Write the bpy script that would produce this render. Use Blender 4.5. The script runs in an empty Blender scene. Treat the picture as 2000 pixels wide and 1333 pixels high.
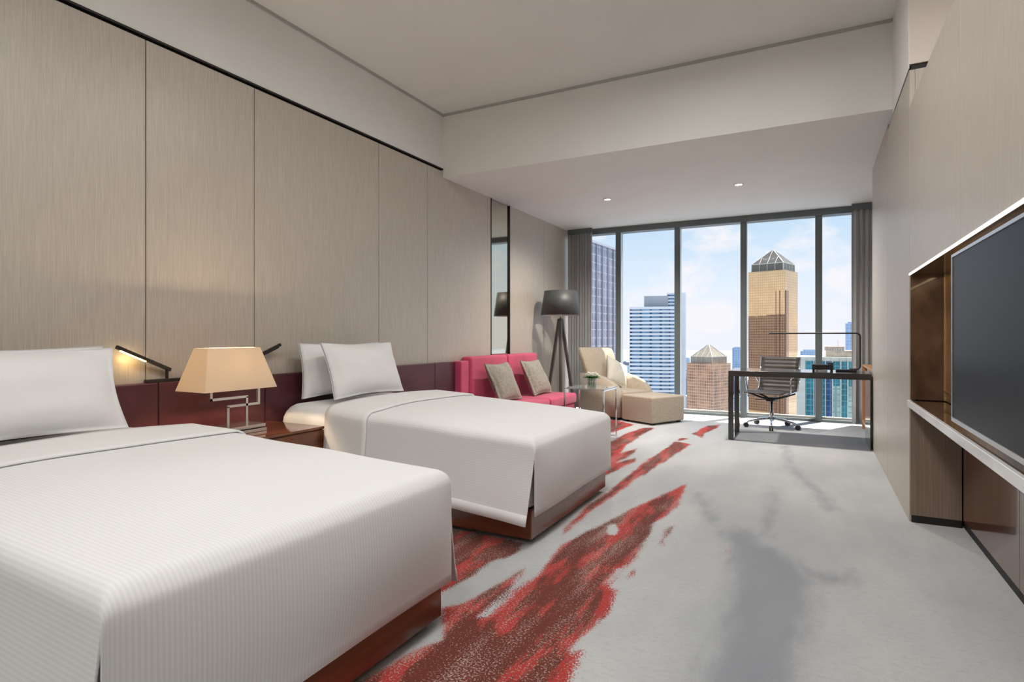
import bpy, bmesh, math, random
import numpy as np
from mathutils import Vector, Matrix, noise

random.seed(7)
scene = bpy.context.scene
COL = scene.collection

# ---------------------------------------------------------------- camera
F, HORIZON, EYE = 1130.0, 657.0, 1.13
TH = math.atan2(590, F)
SN, CS = math.sin(TH), math.cos(TH)
cam_data = bpy.data.cameras.new('camera')
cam_data.sensor_width = 36
cam_data.lens = F * 36 / 2000
cam_data.shift_y = -(666.5 - HORIZON) / 2000
cam_data.clip_start = 0.05
cam_data.clip_end = 6000
cam = bpy.data.objects.new('camera', cam_data)
COL.objects.link(cam)
cam.location = (0, 0, EYE)
cam.rotation_euler = (math.pi / 2, 0, TH)
scene.camera = cam

def ray(px):
    u = (px - 1000) / F
    return (u * CS - SN, u * SN + CS)

def on_floor(px, py, z=0.0):
    t = (z - EYE) / ((HORIZON - py) / F)
    a = ray(px)
    return (a[0] * t, a[1] * t)

# ---------------------------------------------------------------- exposure
vs = scene.view_settings
vs.view_transform = 'Standard'
vs.look = 'None'
vs.gamma = 1.0
vs.use_curve_mapping = False
vs.exposure = 0.10
scene.display_settings.display_device = 'sRGB'
scene.cycles.max_bounces = 10
scene.cycles.diffuse_bounces = 6
scene.cycles.glossy_bounces = 5
scene.cycles.transparent_max_bounces = 12
scene.cycles.sample_clamp_indirect = 6.0
scene.cycles.caustics_reflective = False
scene.cycles.caustics_refractive = False

# ---------------------------------------------------------------- sky
world = bpy.data.worlds.new('sky')
scene.world = world
world.use_nodes = True
wn, wl = world.node_tree.nodes, world.node_tree.links
wn.clear()
w_out = wn.new('ShaderNodeOutputWorld')
w_bg = wn.new('ShaderNodeBackground')
w_bg.inputs['Strength'].default_value = 1.12
w_tc = wn.new('ShaderNodeTexCoord')
w_sep = wn.new('ShaderNodeSeparateXYZ')
w_ramp = wn.new('ShaderNodeValToRGB')
cr = w_ramp.color_ramp
cr.elements[0].position = 0.0
cr.elements[0].color = (0.76, 0.78, 0.85, 1)
cr.elements[1].position = 1.0
cr.elements[1].color = (0.16, 0.34, 0.70, 1)
e = cr.elements.new(0.07); e.color = (0.70, 0.77, 0.88, 1)
e = cr.elements.new(0.20); e.color = (0.46, 0.63, 0.79, 1)
e = cr.elements.new(0.45); e.color = (0.30, 0.52, 0.82, 1)
w_map = wn.new('ShaderNodeMapping')
w_map.inputs['Scale'].default_value = (7.0, 7.0, 12.0)
w_map.inputs['Location'].default_value = (2.6, 0.3, 0.6)
w_no = wn.new('ShaderNodeTexNoise')
w_no.inputs['Scale'].default_value = 1.0
w_no.inputs['Detail'].default_value = 7
w_no.inputs['Roughness'].default_value = 0.55
w_cr = wn.new('ShaderNodeValToRGB')
w_cr.color_ramp.elements[0].position = 0.49
w_cr.color_ramp.elements[0].color = (0, 0, 0, 1)
w_cr.color_ramp.elements[1].position = 0.60
w_cr.color_ramp.elements[1].color = (0.9, 0.9, 0.9, 1)
w_mix = wn.new('ShaderNodeMixRGB')
w_mix.inputs['Color2'].default_value = (0.82, 0.80, 0.83, 1)
wl.new(w_tc.outputs['Generated'], w_sep.inputs[0])
wl.new(w_sep.outputs['Z'], w_ramp.inputs[0])
wl.new(w_tc.outputs['Generated'], w_map.inputs[0])
wl.new(w_map.outputs[0], w_no.inputs['Vector'])
wl.new(w_no.outputs['Fac'], w_cr.inputs[0])
wl.new(w_cr.outputs[0], w_mix.inputs['Fac'])
wl.new(w_ramp.outputs[0], w_mix.inputs['Color1'])
wl.new(w_mix.outputs[0], w_bg.inputs['Color'])
wl.new(w_bg.outputs[0], w_out.inputs['Surface'])

# ---------------------------------------------------------------- sun
sun_data = bpy.data.lights.new('sun', 'SUN')
sun_data.energy = 11.0
sun_data.angle = math.radians(0.6)
sun_data.color = (1.0, 0.94, 0.86)
sun = bpy.data.objects.new('sun', sun_data)
COL.objects.link(sun)
sun.rotation_euler = Vector((-0.16, -0.30, -1.0)).to_track_quat('-Z', 'Y').to_euler()

FILL_W = 22.0     # power of each added opal fill lamp above the beds
LAMP_W = 62.0       # bedside lamp bulb
DOWN_W = 185.0      # downlights by the window

# ================================================================ materials
MATS = {}

def nodes_of(name):
    m = bpy.data.materials.new(name)
    m.use_nodes = True
    n = m.node_tree.nodes
    return m, n, m.node_tree.links, n['Principled BSDF']

def setp(b, **kw):
    for k, v in kw.items():
        k = k.replace('_', ' ')
        if k in b.inputs:
            b.inputs[k].default_value = v

def mat(name, col, rough=0.5, metal=0.0, var=0.0, scale=(8, 8, 8), bump=0.0, bscale=None,
        coat=0.0, detail=4, spec=0.5, col2=None, space='Object', sheen=0.0):
    """plain material with procedural colour variation and fine relief"""
    if name in MATS:
        return MATS[name]
    m, n, l, b = nodes_of(name)
    setp(b, Roughness=rough, Metallic=metal, Coat_Weight=coat, Specular_IOR_Level=spec, Sheen_Weight=sheen)
    b.inputs['Base Color'].default_value = (*col, 1)
    tc = n.new('ShaderNodeTexCoord')
    if var > 0 or col2:
        mp = n.new('ShaderNodeMapping'); mp.inputs['Scale'].default_value = scale
        no = n.new('ShaderNodeTexNoise'); no.inputs['Scale'].default_value = 1.0
        no.inputs['Detail'].default_value = detail
        cr = n.new('ShaderNodeValToRGB')
        cr.color_ramp.elements[0].position = 0.3
        cr.color_ramp.elements[1].position = 0.7
        c2 = col2 or tuple(min(1, c * (1 + var)) for c in col)
        c1 = col if col2 else tuple(c * (1 - var) for c in col)
        cr.color_ramp.elements[0].color = (*c1, 1)
        cr.color_ramp.elements[1].color = (*c2, 1)
        l.new(tc.outputs[space], mp.inputs[0]); l.new(mp.outputs[0], no.inputs['Vector'])
        l.new(no.outputs['Fac'], cr.inputs[0]); l.new(cr.outputs[0], b.inputs['Base Color'])
    if bump > 0:
        mp2 = n.new('ShaderNodeMapping'); mp2.inputs['Scale'].default_value = bscale or scale
        no2 = n.new('ShaderNodeTexNoise'); no2.inputs['Scale'].default_value = 1.0
        no2.inputs['Detail'].default_value = 3
        bp = n.new('ShaderNodeBump'); bp.inputs['Strength'].default_value = bump
        bp.inputs['Distance'].default_value = 0.004
        l.new(tc.outputs[space], mp2.inputs[0]); l.new(mp2.outputs[0], no2.inputs['Vector'])
        l.new(no2.outputs['Fac'], bp.inputs['Height']); l.new(bp.outputs[0], b.inputs['Normal'])
    MATS[name] = m
    return m

def emit(name, col, strength):
    m, n, l, b = nodes_of(name)
    b.inputs['Base Color'].default_value = (*col, 1)
    b.inputs['Emission Color'].default_value = (*col, 1)
    b.inputs['Emission Strength'].default_value = strength
    MATS[name] = m
    return m

def thin_glass(name, tint, refl=0.08, rough=0.0):
    m, n, l, b = nodes_of(name)
    n.remove(b)
    tr = n.new('ShaderNodeBsdfTransparent'); tr.inputs[0].default_value = (*tint, 1)
    gl = n.new('ShaderNodeBsdfGlossy'); gl.inputs['Roughness'].default_value = rough
    lw = n.new('ShaderNodeLayerWeight'); lw.inputs['Blend'].default_value = 0.5
    pw = n.new('ShaderNodeMath'); pw.operation = 'POWER'; pw.inputs[1].default_value = 5.0
    mu = n.new('ShaderNodeMath'); mu.operation = 'MULTIPLY_ADD'
    mu.inputs[1].default_value = 0.5; mu.inputs[2].default_value = refl
    mu.use_clamp = True
    l.new(lw.outputs['Facing'], pw.inputs[0])
    mx = n.new('ShaderNodeMixShader')
    l.new(pw.outputs[0], mu.inputs[0]); l.new(mu.outputs[0], mx.inputs[0])
    l.new(tr.outputs[0], mx.inputs[1]); l.new(gl.outputs[0], mx.inputs[2])
    l.new(mx.outputs[0], n['Material Output'].inputs['Surface'])
    MATS[name] = m
    return m

def facade(name, glass, line, px, pz, lw=0.12, rough=0.12, metal=0.6, var=0.25, lwz=None):
    """window grid of a far building: mullion lines over glass, in object space metres"""
    m, n, l, b = nodes_of(name)
    tc = n.new('ShaderNodeTexCoord')
    sep = n.new('ShaderNodeSeparateXYZ')
    l.new(tc.outputs['Object'], sep.inputs[0])
    def cell(sock, period, w):
        d = n.new('ShaderNodeMath'); d.operation = 'DIVIDE'; d.inputs[1].default_value = period
        f = n.new('ShaderNodeMath'); f.operation = 'FRACT'
        c = n.new('ShaderNodeMath'); c.operation = 'LESS_THAN'; c.inputs[1].default_value = w
        l.new(sock, d.inputs[0]); l.new(d.outputs[0], f.inputs[0]); l.new(f.outputs[0], c.inputs[0])
        return c.outputs[0]
    ad = n.new('ShaderNodeMath'); ad.operation = 'ADD'
    l.new(sep.outputs['X'], ad.inputs[0]); l.new(sep.outputs['Y'], ad.inputs[1])
    a = cell(ad.outputs[0], px, lw)
    c = cell(sep.outputs['Z'], pz, lwz if lwz is not None else lw)
    mx = n.new('ShaderNodeMath'); mx.operation = 'MAXIMUM'
    l.new(a, mx.inputs[0]); l.new(c, mx.inputs[1])
    no = n.new('ShaderNodeTexNoise'); no.inputs['Scale'].default_value = 0.09
    no.inputs['Detail'].default_value = 6; no.inputs['Roughness'].default_value = 0.7
    l.new(tc.outputs['Object'], no.inputs['Vector'])
    cr = n.new('ShaderNodeValToRGB')
    cr.color_ramp.elements[0].position = 0.35; cr.color_ramp.elements[1].position = 0.65
    cr.color_ramp.elements[0].color = (*[v * (1 - var) for v in glass], 1)
    cr.color_ramp.elements[1].color = (*[min(1, v * (1 + var)) for v in glass], 1)
    l.new(no.outputs['Fac'], cr.inputs[0])
    mc = n.new('ShaderNodeMixRGB'); mc.inputs['Color2'].default_value = (*line, 1)
    l.new(mx.outputs[0], mc.inputs['Fac']); l.new(cr.outputs[0], mc.inputs['Color1'])
    l.new(mc.outputs[0], b.inputs['Base Color'])
    setp(b, Roughness=rough, Metallic=metal)
    MATS[name] = m
    return m

# --- room surfaces
def wallcovering():
    m, n, l, b = nodes_of('beige wallcovering')
    tc = n.new('ShaderNodeTexCoord')
    mp = n.new('ShaderNodeMapping'); mp.inputs['Scale'].default_value = (190, 190, 7)
    no = n.new('ShaderNodeTexNoise'); no.inputs['Scale'].default_value = 1.0; no.inputs['Detail'].default_value = 3
    mp2 = n.new('ShaderNodeMapping'); mp2.inputs['Scale'].default_value = (1.2, 1.2, 0.5)
    no2 = n.new('ShaderNodeTexNoise'); no2.inputs['Scale'].default_value = 1.0; no2.inputs['Detail'].default_value = 2
    cr = n.new('ShaderNodeValToRGB')
    cr.color_ramp.elements[0].position = 0.3; cr.color_ramp.elements[1].position = 0.7
    cr.color_ramp.elements[0].color = (0.43, 0.385, 0.33, 1)
    cr.color_ramp.elements[1].color = (0.53, 0.48, 0.415, 1)
    bp = n.new('ShaderNodeBump'); bp.inputs['Strength'].default_value = 0.25; bp.inputs['Distance'].default_value = 0.003
    l.new(tc.outputs['Object'], mp.inputs[0]); l.new(mp.outputs[0], no.inputs['Vector'])
    l.new(no.outputs['Fac'], cr.inputs[0]); l.new(cr.outputs[0], b.inputs['Base Color'])
    l.new(no.outputs['Fac'], bp.inputs['Height']); l.new(bp.outputs[0], b.inputs['Normal'])
    setp(b, Roughness=0.36, Specular_IOR_Level=0.6)
    MATS['wallcovering'] = m
    return m

WALL = wallcovering()
PAINT = mat('warm white paint', (0.76, 0.755, 0.73), 0.85, var=0.02, scale=(2, 2, 2), spec=0.2)
PAINT_PINK = mat('pale pink paint', (0.74, 0.67, 0.61), 0.85, var=0.02, scale=(2, 2, 2), spec=0.2)
BLACK_GAP = mat('black shadow gap', (0.012, 0.011, 0.010), 0.6, var=0.2)
GREY_TRIM = mat('grey shadow trim', (0.42, 0.42, 0.40), 0.7, var=0.05)
FRAME = mat('grey aluminium frame', (0.125, 0.147, 0.152), 0.42, 0.1, var=0.1, scale=(3, 3, 1))
LIT_SIDE = mat('frame side painted lit', (0.50, 0.56, 0.56), 0.35, 0.2, var=0.04)  # pale tone imitates window light on the mullion sides
SILL = mat('pale stone sill', (0.55, 0.53, 0.50), 0.5, var=0.06, scale=(6, 6, 6))
GLASS = thin_glass('window glass', (0.985, 0.99, 0.992), refl=0.002)
MIRROR = mat('bronze mirror', (0.56, 0.54, 0.45), 0.04, 1.0, var=0.02, scale=(1, 1, 1))
DARK_METAL = mat('dark bronze metal', (0.045, 0.040, 0.036), 0.35, 0.7, var=0.1)
LEATHER = mat('burgundy leather', (0.088, 0.023, 0.031), 0.36, var=0.25, scale=(5, 5, 5), bump=0.15, bscale=(160, 160, 160))
WOOD = mat('reddish walnut', (0.10, 0.030, 0.013), 0.22, var=0.0, col2=(0.22, 0.075, 0.032), scale=(2.2, 1.6, 14), coat=0.4, detail=6)
WOOD_TOP = mat('polished walnut top', (0.115, 0.036, 0.015), 0.10, col2=(0.22, 0.075, 0.030), scale=(10, 2.0, 2), coat=0.7, detail=6)
BURL = mat('bronze burl veneer', (0.060, 0.031, 0.018), 0.20, col2=(0.15, 0.082, 0.05), scale=(9, 9, 5), coat=0.5, detail=8)
GOLD_PANEL = mat('gold leaf back panel', (0.34, 0.19, 0.075), 0.32, 0.5, col2=(0.50, 0.31, 0.13), scale=(30, 30, 7), detail=6)
CABINET = mat('lacquered walnut door', (0.085, 0.032, 0.018), 0.14, col2=(0.16, 0.062, 0.035), scale=(5, 5, 2), coat=0.6, detail=6)
TAUPE = mat('taupe wood veneer', (0.22, 0.155, 0.115), 0.5, col2=(0.30, 0.22, 0.165), scale=(120, 120, 2))
MARBLE = mat('white marble', (0.66, 0.67, 0.68), 0.22, col2=(0.82, 0.83, 0.83), scale=(7, 3, 7), detail=8)
SILVER = mat('brushed silver', (0.62, 0.63, 0.64), 0.3, 0.9, var=0.04, scale=(2, 60, 2))
SCREEN = mat('black screen glass', (0.005, 0.006, 0.005), 0.35, var=0.05, spec=0.10)
CHROME = mat('chrome', (0.66, 0.67, 0.69), 0.10, 1.0, var=0.02, scale=(3, 3, 3))
NICKEL = mat('satin nickel', (0.72, 0.69, 0.64), 0.22, 0.9, var=0.03, scale=(4, 4, 4))
BLACK = mat('matt black', (0.012, 0.012, 0.013), 0.42, var=0.1)
RUBBER = mat('black caster', (0.014, 0.014, 0.014), 0.5, var=0.1)
DESK = mat('dark lacquered desk', (0.030, 0.024, 0.021), 0.16, var=0.12, scale=(3, 20, 3), coat=0.5)
CHAIR_LEATHER = mat('grey leather', (0.075, 0.069, 0.066), 0.38, var=0.12, scale=(6, 6, 6), bump=0.1, bscale=(200, 200, 200))
PINK = mat('raspberry wool', (0.58, 0.060, 0.145), 0.85, var=0.14, scale=(3, 3, 3), bump=0.4, bscale=(220, 220, 220), sheen=0.3)
SEATPINK = PINK
CUSHION = mat('grey beige weave', (0.245, 0.225, 0.185), 0.9, col2=(0.36, 0.335, 0.285), scale=(38, 38, 38), bump=0.5, bscale=(200, 200, 200), sheen=0.2)
CUSHION_W = mat('ivory weave', (0.60, 0.57, 0.50), 0.9, var=0.08, scale=(60, 60, 60), bump=0.4, bscale=(200, 200, 200))
BEIGE = mat('oatmeal boucle', (0.38, 0.315, 0.24), 0.95, col2=(0.54, 0.46, 0.365), scale=(90, 90, 90), bump=0.6, bscale=(150, 150, 150), sheen=0.2)
CURTAIN = mat('grey curtain cloth', (0.39, 0.395, 0.40), 0.9, var=0.12, scale=(60, 60, 3), sheen=0.2)
LAMP_BLACK = mat('charcoal lampshade cloth', (0.050, 0.054, 0.055), 0.5, var=0.15, scale=(60, 60, 60))
LAMP_INNER = mat('white lamp lining', (0.75, 0.72, 0.68), 0.8, var=0.03)
WOODLEG = mat('smoked oak', (0.060, 0.052, 0.045), 0.45, col2=(0.105, 0.095, 0.085), scale=(20, 20, 2))
LEAF = mat('green leaf', (0.030, 0.16, 0.018), 0.4, col2=(0.10, 0.34, 0.04), scale=(30, 30, 30))
PETAL = mat('white petal', (0.80, 0.80, 0.72), 0.55, var=0.05, scale=(30, 30, 30))
STEM = mat('pale green stem', (0.14, 0.30, 0.07), 0.5, var=0.1)
TABLE_GLASS = mat('smoked table glass', (0.30, 0.33, 0.34), 0.08, var=0.03, scale=(2, 2, 2), coat=0.5)
VASE_GLASS = thin_glass('clear vase glass', (0.90, 0.93, 0.93), refl=0.12)
ORANGE_WOOD = mat('orange oak', (0.44, 0.20, 0.085), 0.4, col2=(0.58, 0.30, 0.14), scale=(12, 12, 2))
GREY_PANEL = mat('grey lacquer panel', (0.22, 0.22, 0.21), 0.3, var=0.05)
LED_WARM = emit('warm led', (1.0, 0.62, 0.22), 6.0)
LED_WHITE = emit('white led', (1.0, 0.97, 0.92), 1.6)
LED_DOWN = emit('downlight glow', (1.0, 0.88, 0.72), 9.0)
OPAL = emit('fill lamp diffuser', (1.0, 0.93, 0.84), 1.0)

def linen(name, period, base=(0.80, 0.805, 0.815), amt=0.035):
    """white satin-stripe cotton: stripes run along X"""
    m, n, l, b = nodes_of(name)
    at = n.new('ShaderNodeAttribute'); at.attribute_name = 'arc'
    mu = n.new('ShaderNodeMath'); mu.operation = 'MULTIPLY'; mu.inputs[1].default_value = 2 * math.pi / period
    si = n.new('ShaderNodeMath'); si.operation = 'SINE'
    cr = n.new('ShaderNodeValToRGB')
    mr = n.new('ShaderNodeMapRange'); mr.inputs[1].default_value = -1; mr.inputs[2].default_value = 1
    cr.color_ramp.elements[0].position = 0.35; cr.color_ramp.elements[1].position = 0.65
    cr.color_ramp.elements[0].color = (*[c * (1 - amt) for c in base], 1)
    cr.color_ramp.elements[1].color = (*[c * (1 + amt) for c in base], 1)
    l.new(at.outputs['Fac'], mu.inputs[0])
    l.new(mu.outputs[0], si.inputs[0]); l.new(si.outputs[0], mr.inputs[0])
    l.new(mr.outputs[0], cr.inputs[0]); l.new(cr.outputs[0], b.inputs['Base Color'])
    setp(b, Roughness=0.75, Sheen_Weight=0.15, Specular_IOR_Level=0.3)
    MATS[name] = m
    return m

LINEN = linen('white striped duvet cotton', 0.0125)
SHEET = mat('white cotton sheet', (0.81, 0.81, 0.815), 0.8, var=0.015, scale=(3, 3, 3), spec=0.3, sheen=0.1)

def shade_cloth():
    m, n, l, b = nodes_of('cream lampshade cloth')
    n.remove(b)
    df = n.new('ShaderNodeBsdfDiffuse'); tr = n.new('ShaderNodeBsdfTranslucent')
    no = n.new('ShaderNodeTexNoise'); no.inputs['Scale'].default_value = 90
    cr = n.new('ShaderNodeValToRGB')
    cr.color_ramp.elements[0].color = (0.78, 0.68, 0.54, 1); cr.color_ramp.elements[1].color = (0.86, 0.77, 0.63, 1)
    l.new(no.outputs['Fac'], cr.inputs[0])
    l.new(cr.outputs[0], df.inputs[0]); l.new(cr.outputs[0], tr.inputs[0])
    mx = n.new('ShaderNodeMixShader'); mx.inputs[0].default_value = 0.45
    l.new(df.outputs[0], mx.inputs[1]); l.new(tr.outputs[0], mx.inputs[2])
    l.new(mx.outputs[0], n['Material Output'].inputs['Surface'])
    return m

SHADE = shade_cloth()

# ================================================================ mesh helpers
def link(o, parent=None):
    COL.objects.link(o)
    if parent is not None:
        o.parent = parent
    return o

def mesh_obj(name, verts, faces, material, parent=None, smooth=False, loc=None):
    me = bpy.data.meshes.new(name)
    me.from_pydata([tuple(v) for v in verts], [], faces)
    me.update()
    if smooth:
        me.polygons.foreach_set('use_smooth', [True] * len(me.polygons))
    me.materials.append(material)
    o = bpy.data.objects.new(name, me)
    if loc:
        o.location = loc
    return link(o, parent)

def bm_obj(name, bm, material, parent=None, smooth=False, loc=None):
    me = bpy.data.meshes.new(name)
    bmesh.ops.recalc_face_normals(bm, faces=bm.faces[:])
    bm.to_mesh(me); bm.free()
    if smooth:
        me.polygons.foreach_set('use_smooth', [True] * len(me.polygons))
    me.materials.append(material)
    o = bpy.data.objects.new(name, me)
    if loc:
        o.location = loc
    return link(o, parent)

def bm_box(bm, x0, x1, y0, y1, z0, z1, bev=0.0, seg=2):
    r = bmesh.ops.create_cube(bm, size=1.0)
    vs_ = r['verts']
    for v in vs_:
        v.co = Vector((x0 + (v.co.x + .5) * (x1 - x0), y0 + (v.co.y + .5) * (y1 - y0), z0 + (v.co.z + .5) * (z1 - z0)))
    if bev > 0:
        ed = list({ed for v in vs_ for ed in v.link_edges})
        bmesh.ops.bevel(bm, geom=ed, offset=bev, segments=seg, affect='EDGES', profile=0.5)

def box(name, x0, x1, y0, y1, z0, z1, material, parent=None, bev=0.0, seg=2, smooth=False):
    bm = bmesh.new()
    bm_box(bm, x0, x1, y0, y1, z0, z1, bev, seg)
    return bm_obj(name, bm, material, parent, smooth)

def boxes(name, lst, material, parent=None, bev=0.0):
    bm = bmesh.new()
    for b in lst:
        bm_box(bm, *b, bev)
    return bm_obj(name, bm, material, parent)

def fillet(pts, r, n=6):
    pts = [Vector(p) for p in pts]
    out = [pts[0]]
    for i in range(1, len(pts) - 1):
        a, b, c = pts[i - 1], pts[i], pts[i + 1]
        d1, d2 = (a - b), (c - b)
        rr = min(r, d1.length * .49, d2.length * .49)
        p1, p2 = b + d1.normalized() * rr, b + d2.normalized() * rr
        for k in range(n + 1):
            t = k / n
            out.append((1 - t) ** 2 * p1 + 2 * t * (1 - t) * b + t ** 2 * p2)
    out.append(pts[-1])
    return out

def tube(name, pts, r, material, parent=None, n=8, square=False, r_end=None):
    """swept tube along a polyline (square section when square)"""
    pts = [Vector(p) for p in pts]
    if square:
        n = 4
    verts, faces = [], []
    prev = None
    for i, p in enumerate(pts):
        t = ((pts[min(i + 1, len(pts) - 1)] - p).normalized() + (p - pts[max(i - 1, 0)]).normalized())
        t = t.normalized() if t.length > 1e-6 else Vector((0, 0, 1))
        if prev is None:
            up = Vector((0, 0, 1)) if abs(t.z) < .9 else Vector((0, 1, 0))
            a = t.cross(up).normalized()
        else:
            a = (prev - t * prev.dot(t)).normalized()
        prev = a
        b = t.cross(a)
        k = i / max(1, len(pts) - 1)
        rr = r if r_end is None else r + (r_end - r) * k
        for j in range(n):
            an = 2 * math.pi * (j + (.5 if square else 0)) / n
            m_ = rr * (1.414 if square else 1)
            verts.append(p + a * math.cos(an) * m_ + b * math.sin(an) * m_)
    for i in range(len(pts) - 1):
        for j in range(n):
            j2 = (j + 1) % n
            faces.append((i * n + j, i * n + j2, (i + 1) * n + j2, (i + 1) * n + j))
    faces.append(tuple(range(n - 1, -1, -1)))
    faces.append(tuple(range((len(pts) - 1) * n, len(pts) * n)))
    return mesh_obj(name, verts, faces, material, parent, smooth=not square)

def lathe(name, prof, material, parent=None, n=32, cx=0, cy=0, close=False, smooth=True):
    verts, faces = [], []
    for (r, z) in prof:
        for j in range(n):
            a = 2 * math.pi * j / n
            verts.append((cx + r * math.cos(a), cy + r * math.sin(a), z))
    m_ = len(prof)
    rng = m_ if close else m_ - 1
    for i in range(rng):
        i2 = (i + 1) % m_
        for j in range(n):
            j2 = (j + 1) % n
            faces.append((i * n + j, i * n + j2, i2 * n + j2, i2 * n + j))
    if not close:
        faces.append(tuple(range(n - 1, -1, -1)))
        faces.append(tuple(range((m_ - 1) * n, m_ * n)))
    return mesh_obj(name, verts, faces, material, parent, smooth)

def loft(name, secs, material, parent=None, n=32, smooth=True):
    """sections (cx, cy, z, hx, hy, power) stacked in z: superellipse outlines"""
    verts, faces = [], []
    for (cx, cy, z, hx, hy, pw) in secs:
        for j in range(n):
            a = 2 * math.pi * j / n
            c, s = math.cos(a), math.sin(a)
            verts.append((cx + hx * math.copysign(abs(c) ** (2 / pw), c), cy + hy * math.copysign(abs(s) ** (2 / pw), s), z))
    for i in range(len(secs) - 1):
        for j in range(n):
            j2 = (j + 1) % n
            faces.append((i * n + j, i * n + j2, (i + 1) * n + j2, (i + 1) * n + j))
    faces.append(tuple(range(n - 1, -1, -1)))
    faces.append(tuple(range((len(secs) - 1) * n, len(secs) * n)))
    return mesh_obj(name, verts, faces, material, parent, smooth)

def soft_box(name, x0, x1, y0, y1, z0, z1, material, parent=None, r=0.04, puff=0.0, rv=None):
    """rounded upholstered block"""
    cx, cy, hx, hy = (x0 + x1) / 2, (y0 + y1) / 2, (x1 - x0) / 2, (y1 - y0) / 2
    rv = rv or r
    secs = []
    k = 5
    def outline(inset):
        return (hx - inset, hy - inset)
    rows = []
    for i in range(k + 1):
        a = math.pi / 2 * i / k
        rows.append((z0 + r * (1 - math.sin(a)), r * (1 - math.cos(a))))
    rows = rows[::-1]
    rows = [(z0 + r * (1 - math.cos(math.pi / 2 * i / k)), r * (1 - math.sin(math.pi / 2 * i / k))) for i in range(k + 1)]
    rows += [(z1 - r * (1 - math.sin(math.pi / 2 * i / k)), r * (1 - math.cos(math.pi / 2 * i / k))) for i in range(k + 1)]
    rows[k + 1] = (z1 - r, 0)
    verts, faces = [], []
    m_ = 6
    ring = 0
    for (z, ins) in rows:
        pts = []
        rr = max(0.004, rv - ins * 0.6)
        ax, ay = hx - ins, hy - ins
        for (sx, sy, a0) in ((1, 1, 0), (-1, 1, 90), (-1, -1, 180), (1, -1, 270)):
            for q in range(m_ + 1):
                a = math.radians(a0 + 90 * q / m_)
                pts.append((cx + sx * (ax - rr) + rr * math.cos(a), cy + sy * (ay - rr) + rr * math.sin(a), z))
        ring = len(pts)
        verts += pts
    for i in range(len(rows) - 1):
        for j in range(ring):
            j2 = (j + 1) % ring
            faces.append((i * ring + j, i * ring + j2, (i + 1) * ring + j2, (i + 1) * ring + j))
    faces.append(tuple(range(ring - 1, -1, -1)))
    top = list(range((len(rows) - 1) * ring, len(rows) * ring))
    if puff > 0:
        verts.append((cx, cy, z1 + puff))
        ci = len(verts) - 1
        for j in range(ring):
            faces.append((top[j], top[(j + 1) % ring], ci))
    else:
        faces.append(tuple(top))
    return mesh_obj(name, verts, faces, material, parent, True)

def prism_xz(name, poly, y0, y1, material, parent=None, bev=0.0, seg=3, smooth=False):
    bm = bmesh.new()
    a = [bm.verts.new((x, y0, z)) for x, z in poly]
    b = [bm.verts.new((x, y1, z)) for x, z in poly]
    n = len(poly)
    bm.faces.new(a); bm.faces.new(b[::-1])
    for i in range(n):
        bm.faces.new((a[i], b[i], b[(i + 1) % n], a[(i + 1) % n]))
    if bev > 0:
        ed = [e_ for e_ in bm.edges if e_.calc_face_angle(0) > 0.6]
        bmesh.ops.bevel(bm, geom=ed, offset=bev, segments=seg, affect='EDGES', profile=0.5)
    return bm_obj(name, bm, material, parent, smooth)

def grid_mesh(name, rows, material, parent=None, smooth=True, thick=0.0, skip=None):
    """rows: list of equal-length lists of points"""
    m_ = len(rows[0])
    verts = [p for r in rows for p in r]
    faces = [(i * m_ + j, i * m_ + j + 1, (i + 1) * m_ + j + 1, (i + 1) * m_ + j)
             for i in range(len(rows) - 1) for j in range(m_ - 1) if not (skip and skip(i, j))]
    o = mesh_obj(name, verts, faces, material, parent, smooth)
    if thick:
        md = o.modifiers.new('thickness', 'SOLIDIFY'); md.thickness = thick; md.offset = 0
    return o

def thing(name, label, cat, loc=(0, 0, 0), rz=0.0, group=None):
    o = bpy.data.objects.new(name, None)
    o.empty_display_size = 0.1
    o.location = loc
    o.rotation_euler = (0, 0, rz)
    link(o)
    return tag(o, label, cat, group)

def tag(o, label, cat, group=None):
    o['label'] = label
    o['category'] = cat
    if group:
        o['group'] = group
    return o

def struct(o, label=None):
    o['kind'] = 'structure'
    if label:
        o['label'] = label
    return o

def lamp_light(name, kind, loc, power, col, parent=None, size=0.1, rot=(0, 0, 0), spot=None):
    d = bpy.data.lights.new(name, kind)
    d.energy = power
    d.color = col
    if kind == 'AREA':
        d.shape = 'DISK'; d.size = size
    else:
        d.shadow_soft_size = size
    if spot:
        d.spot_size = spot; d.spot_blend = 0.8
    o = bpy.data.objects.new(name, d)
    o.location = loc
    o.rotation_euler = rot
    return link(o, parent)

# ================================================================ room shell
XL, XR = -3.46, 0.515          # faces of the bed wall and the television wall
YW, YB = 8.60, 5.06            # window line, beam face
ZL, ZC = 2.80, 3.45            # lower and upper ceiling
YBACK, XOUT = -2.2, 2.2

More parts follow.
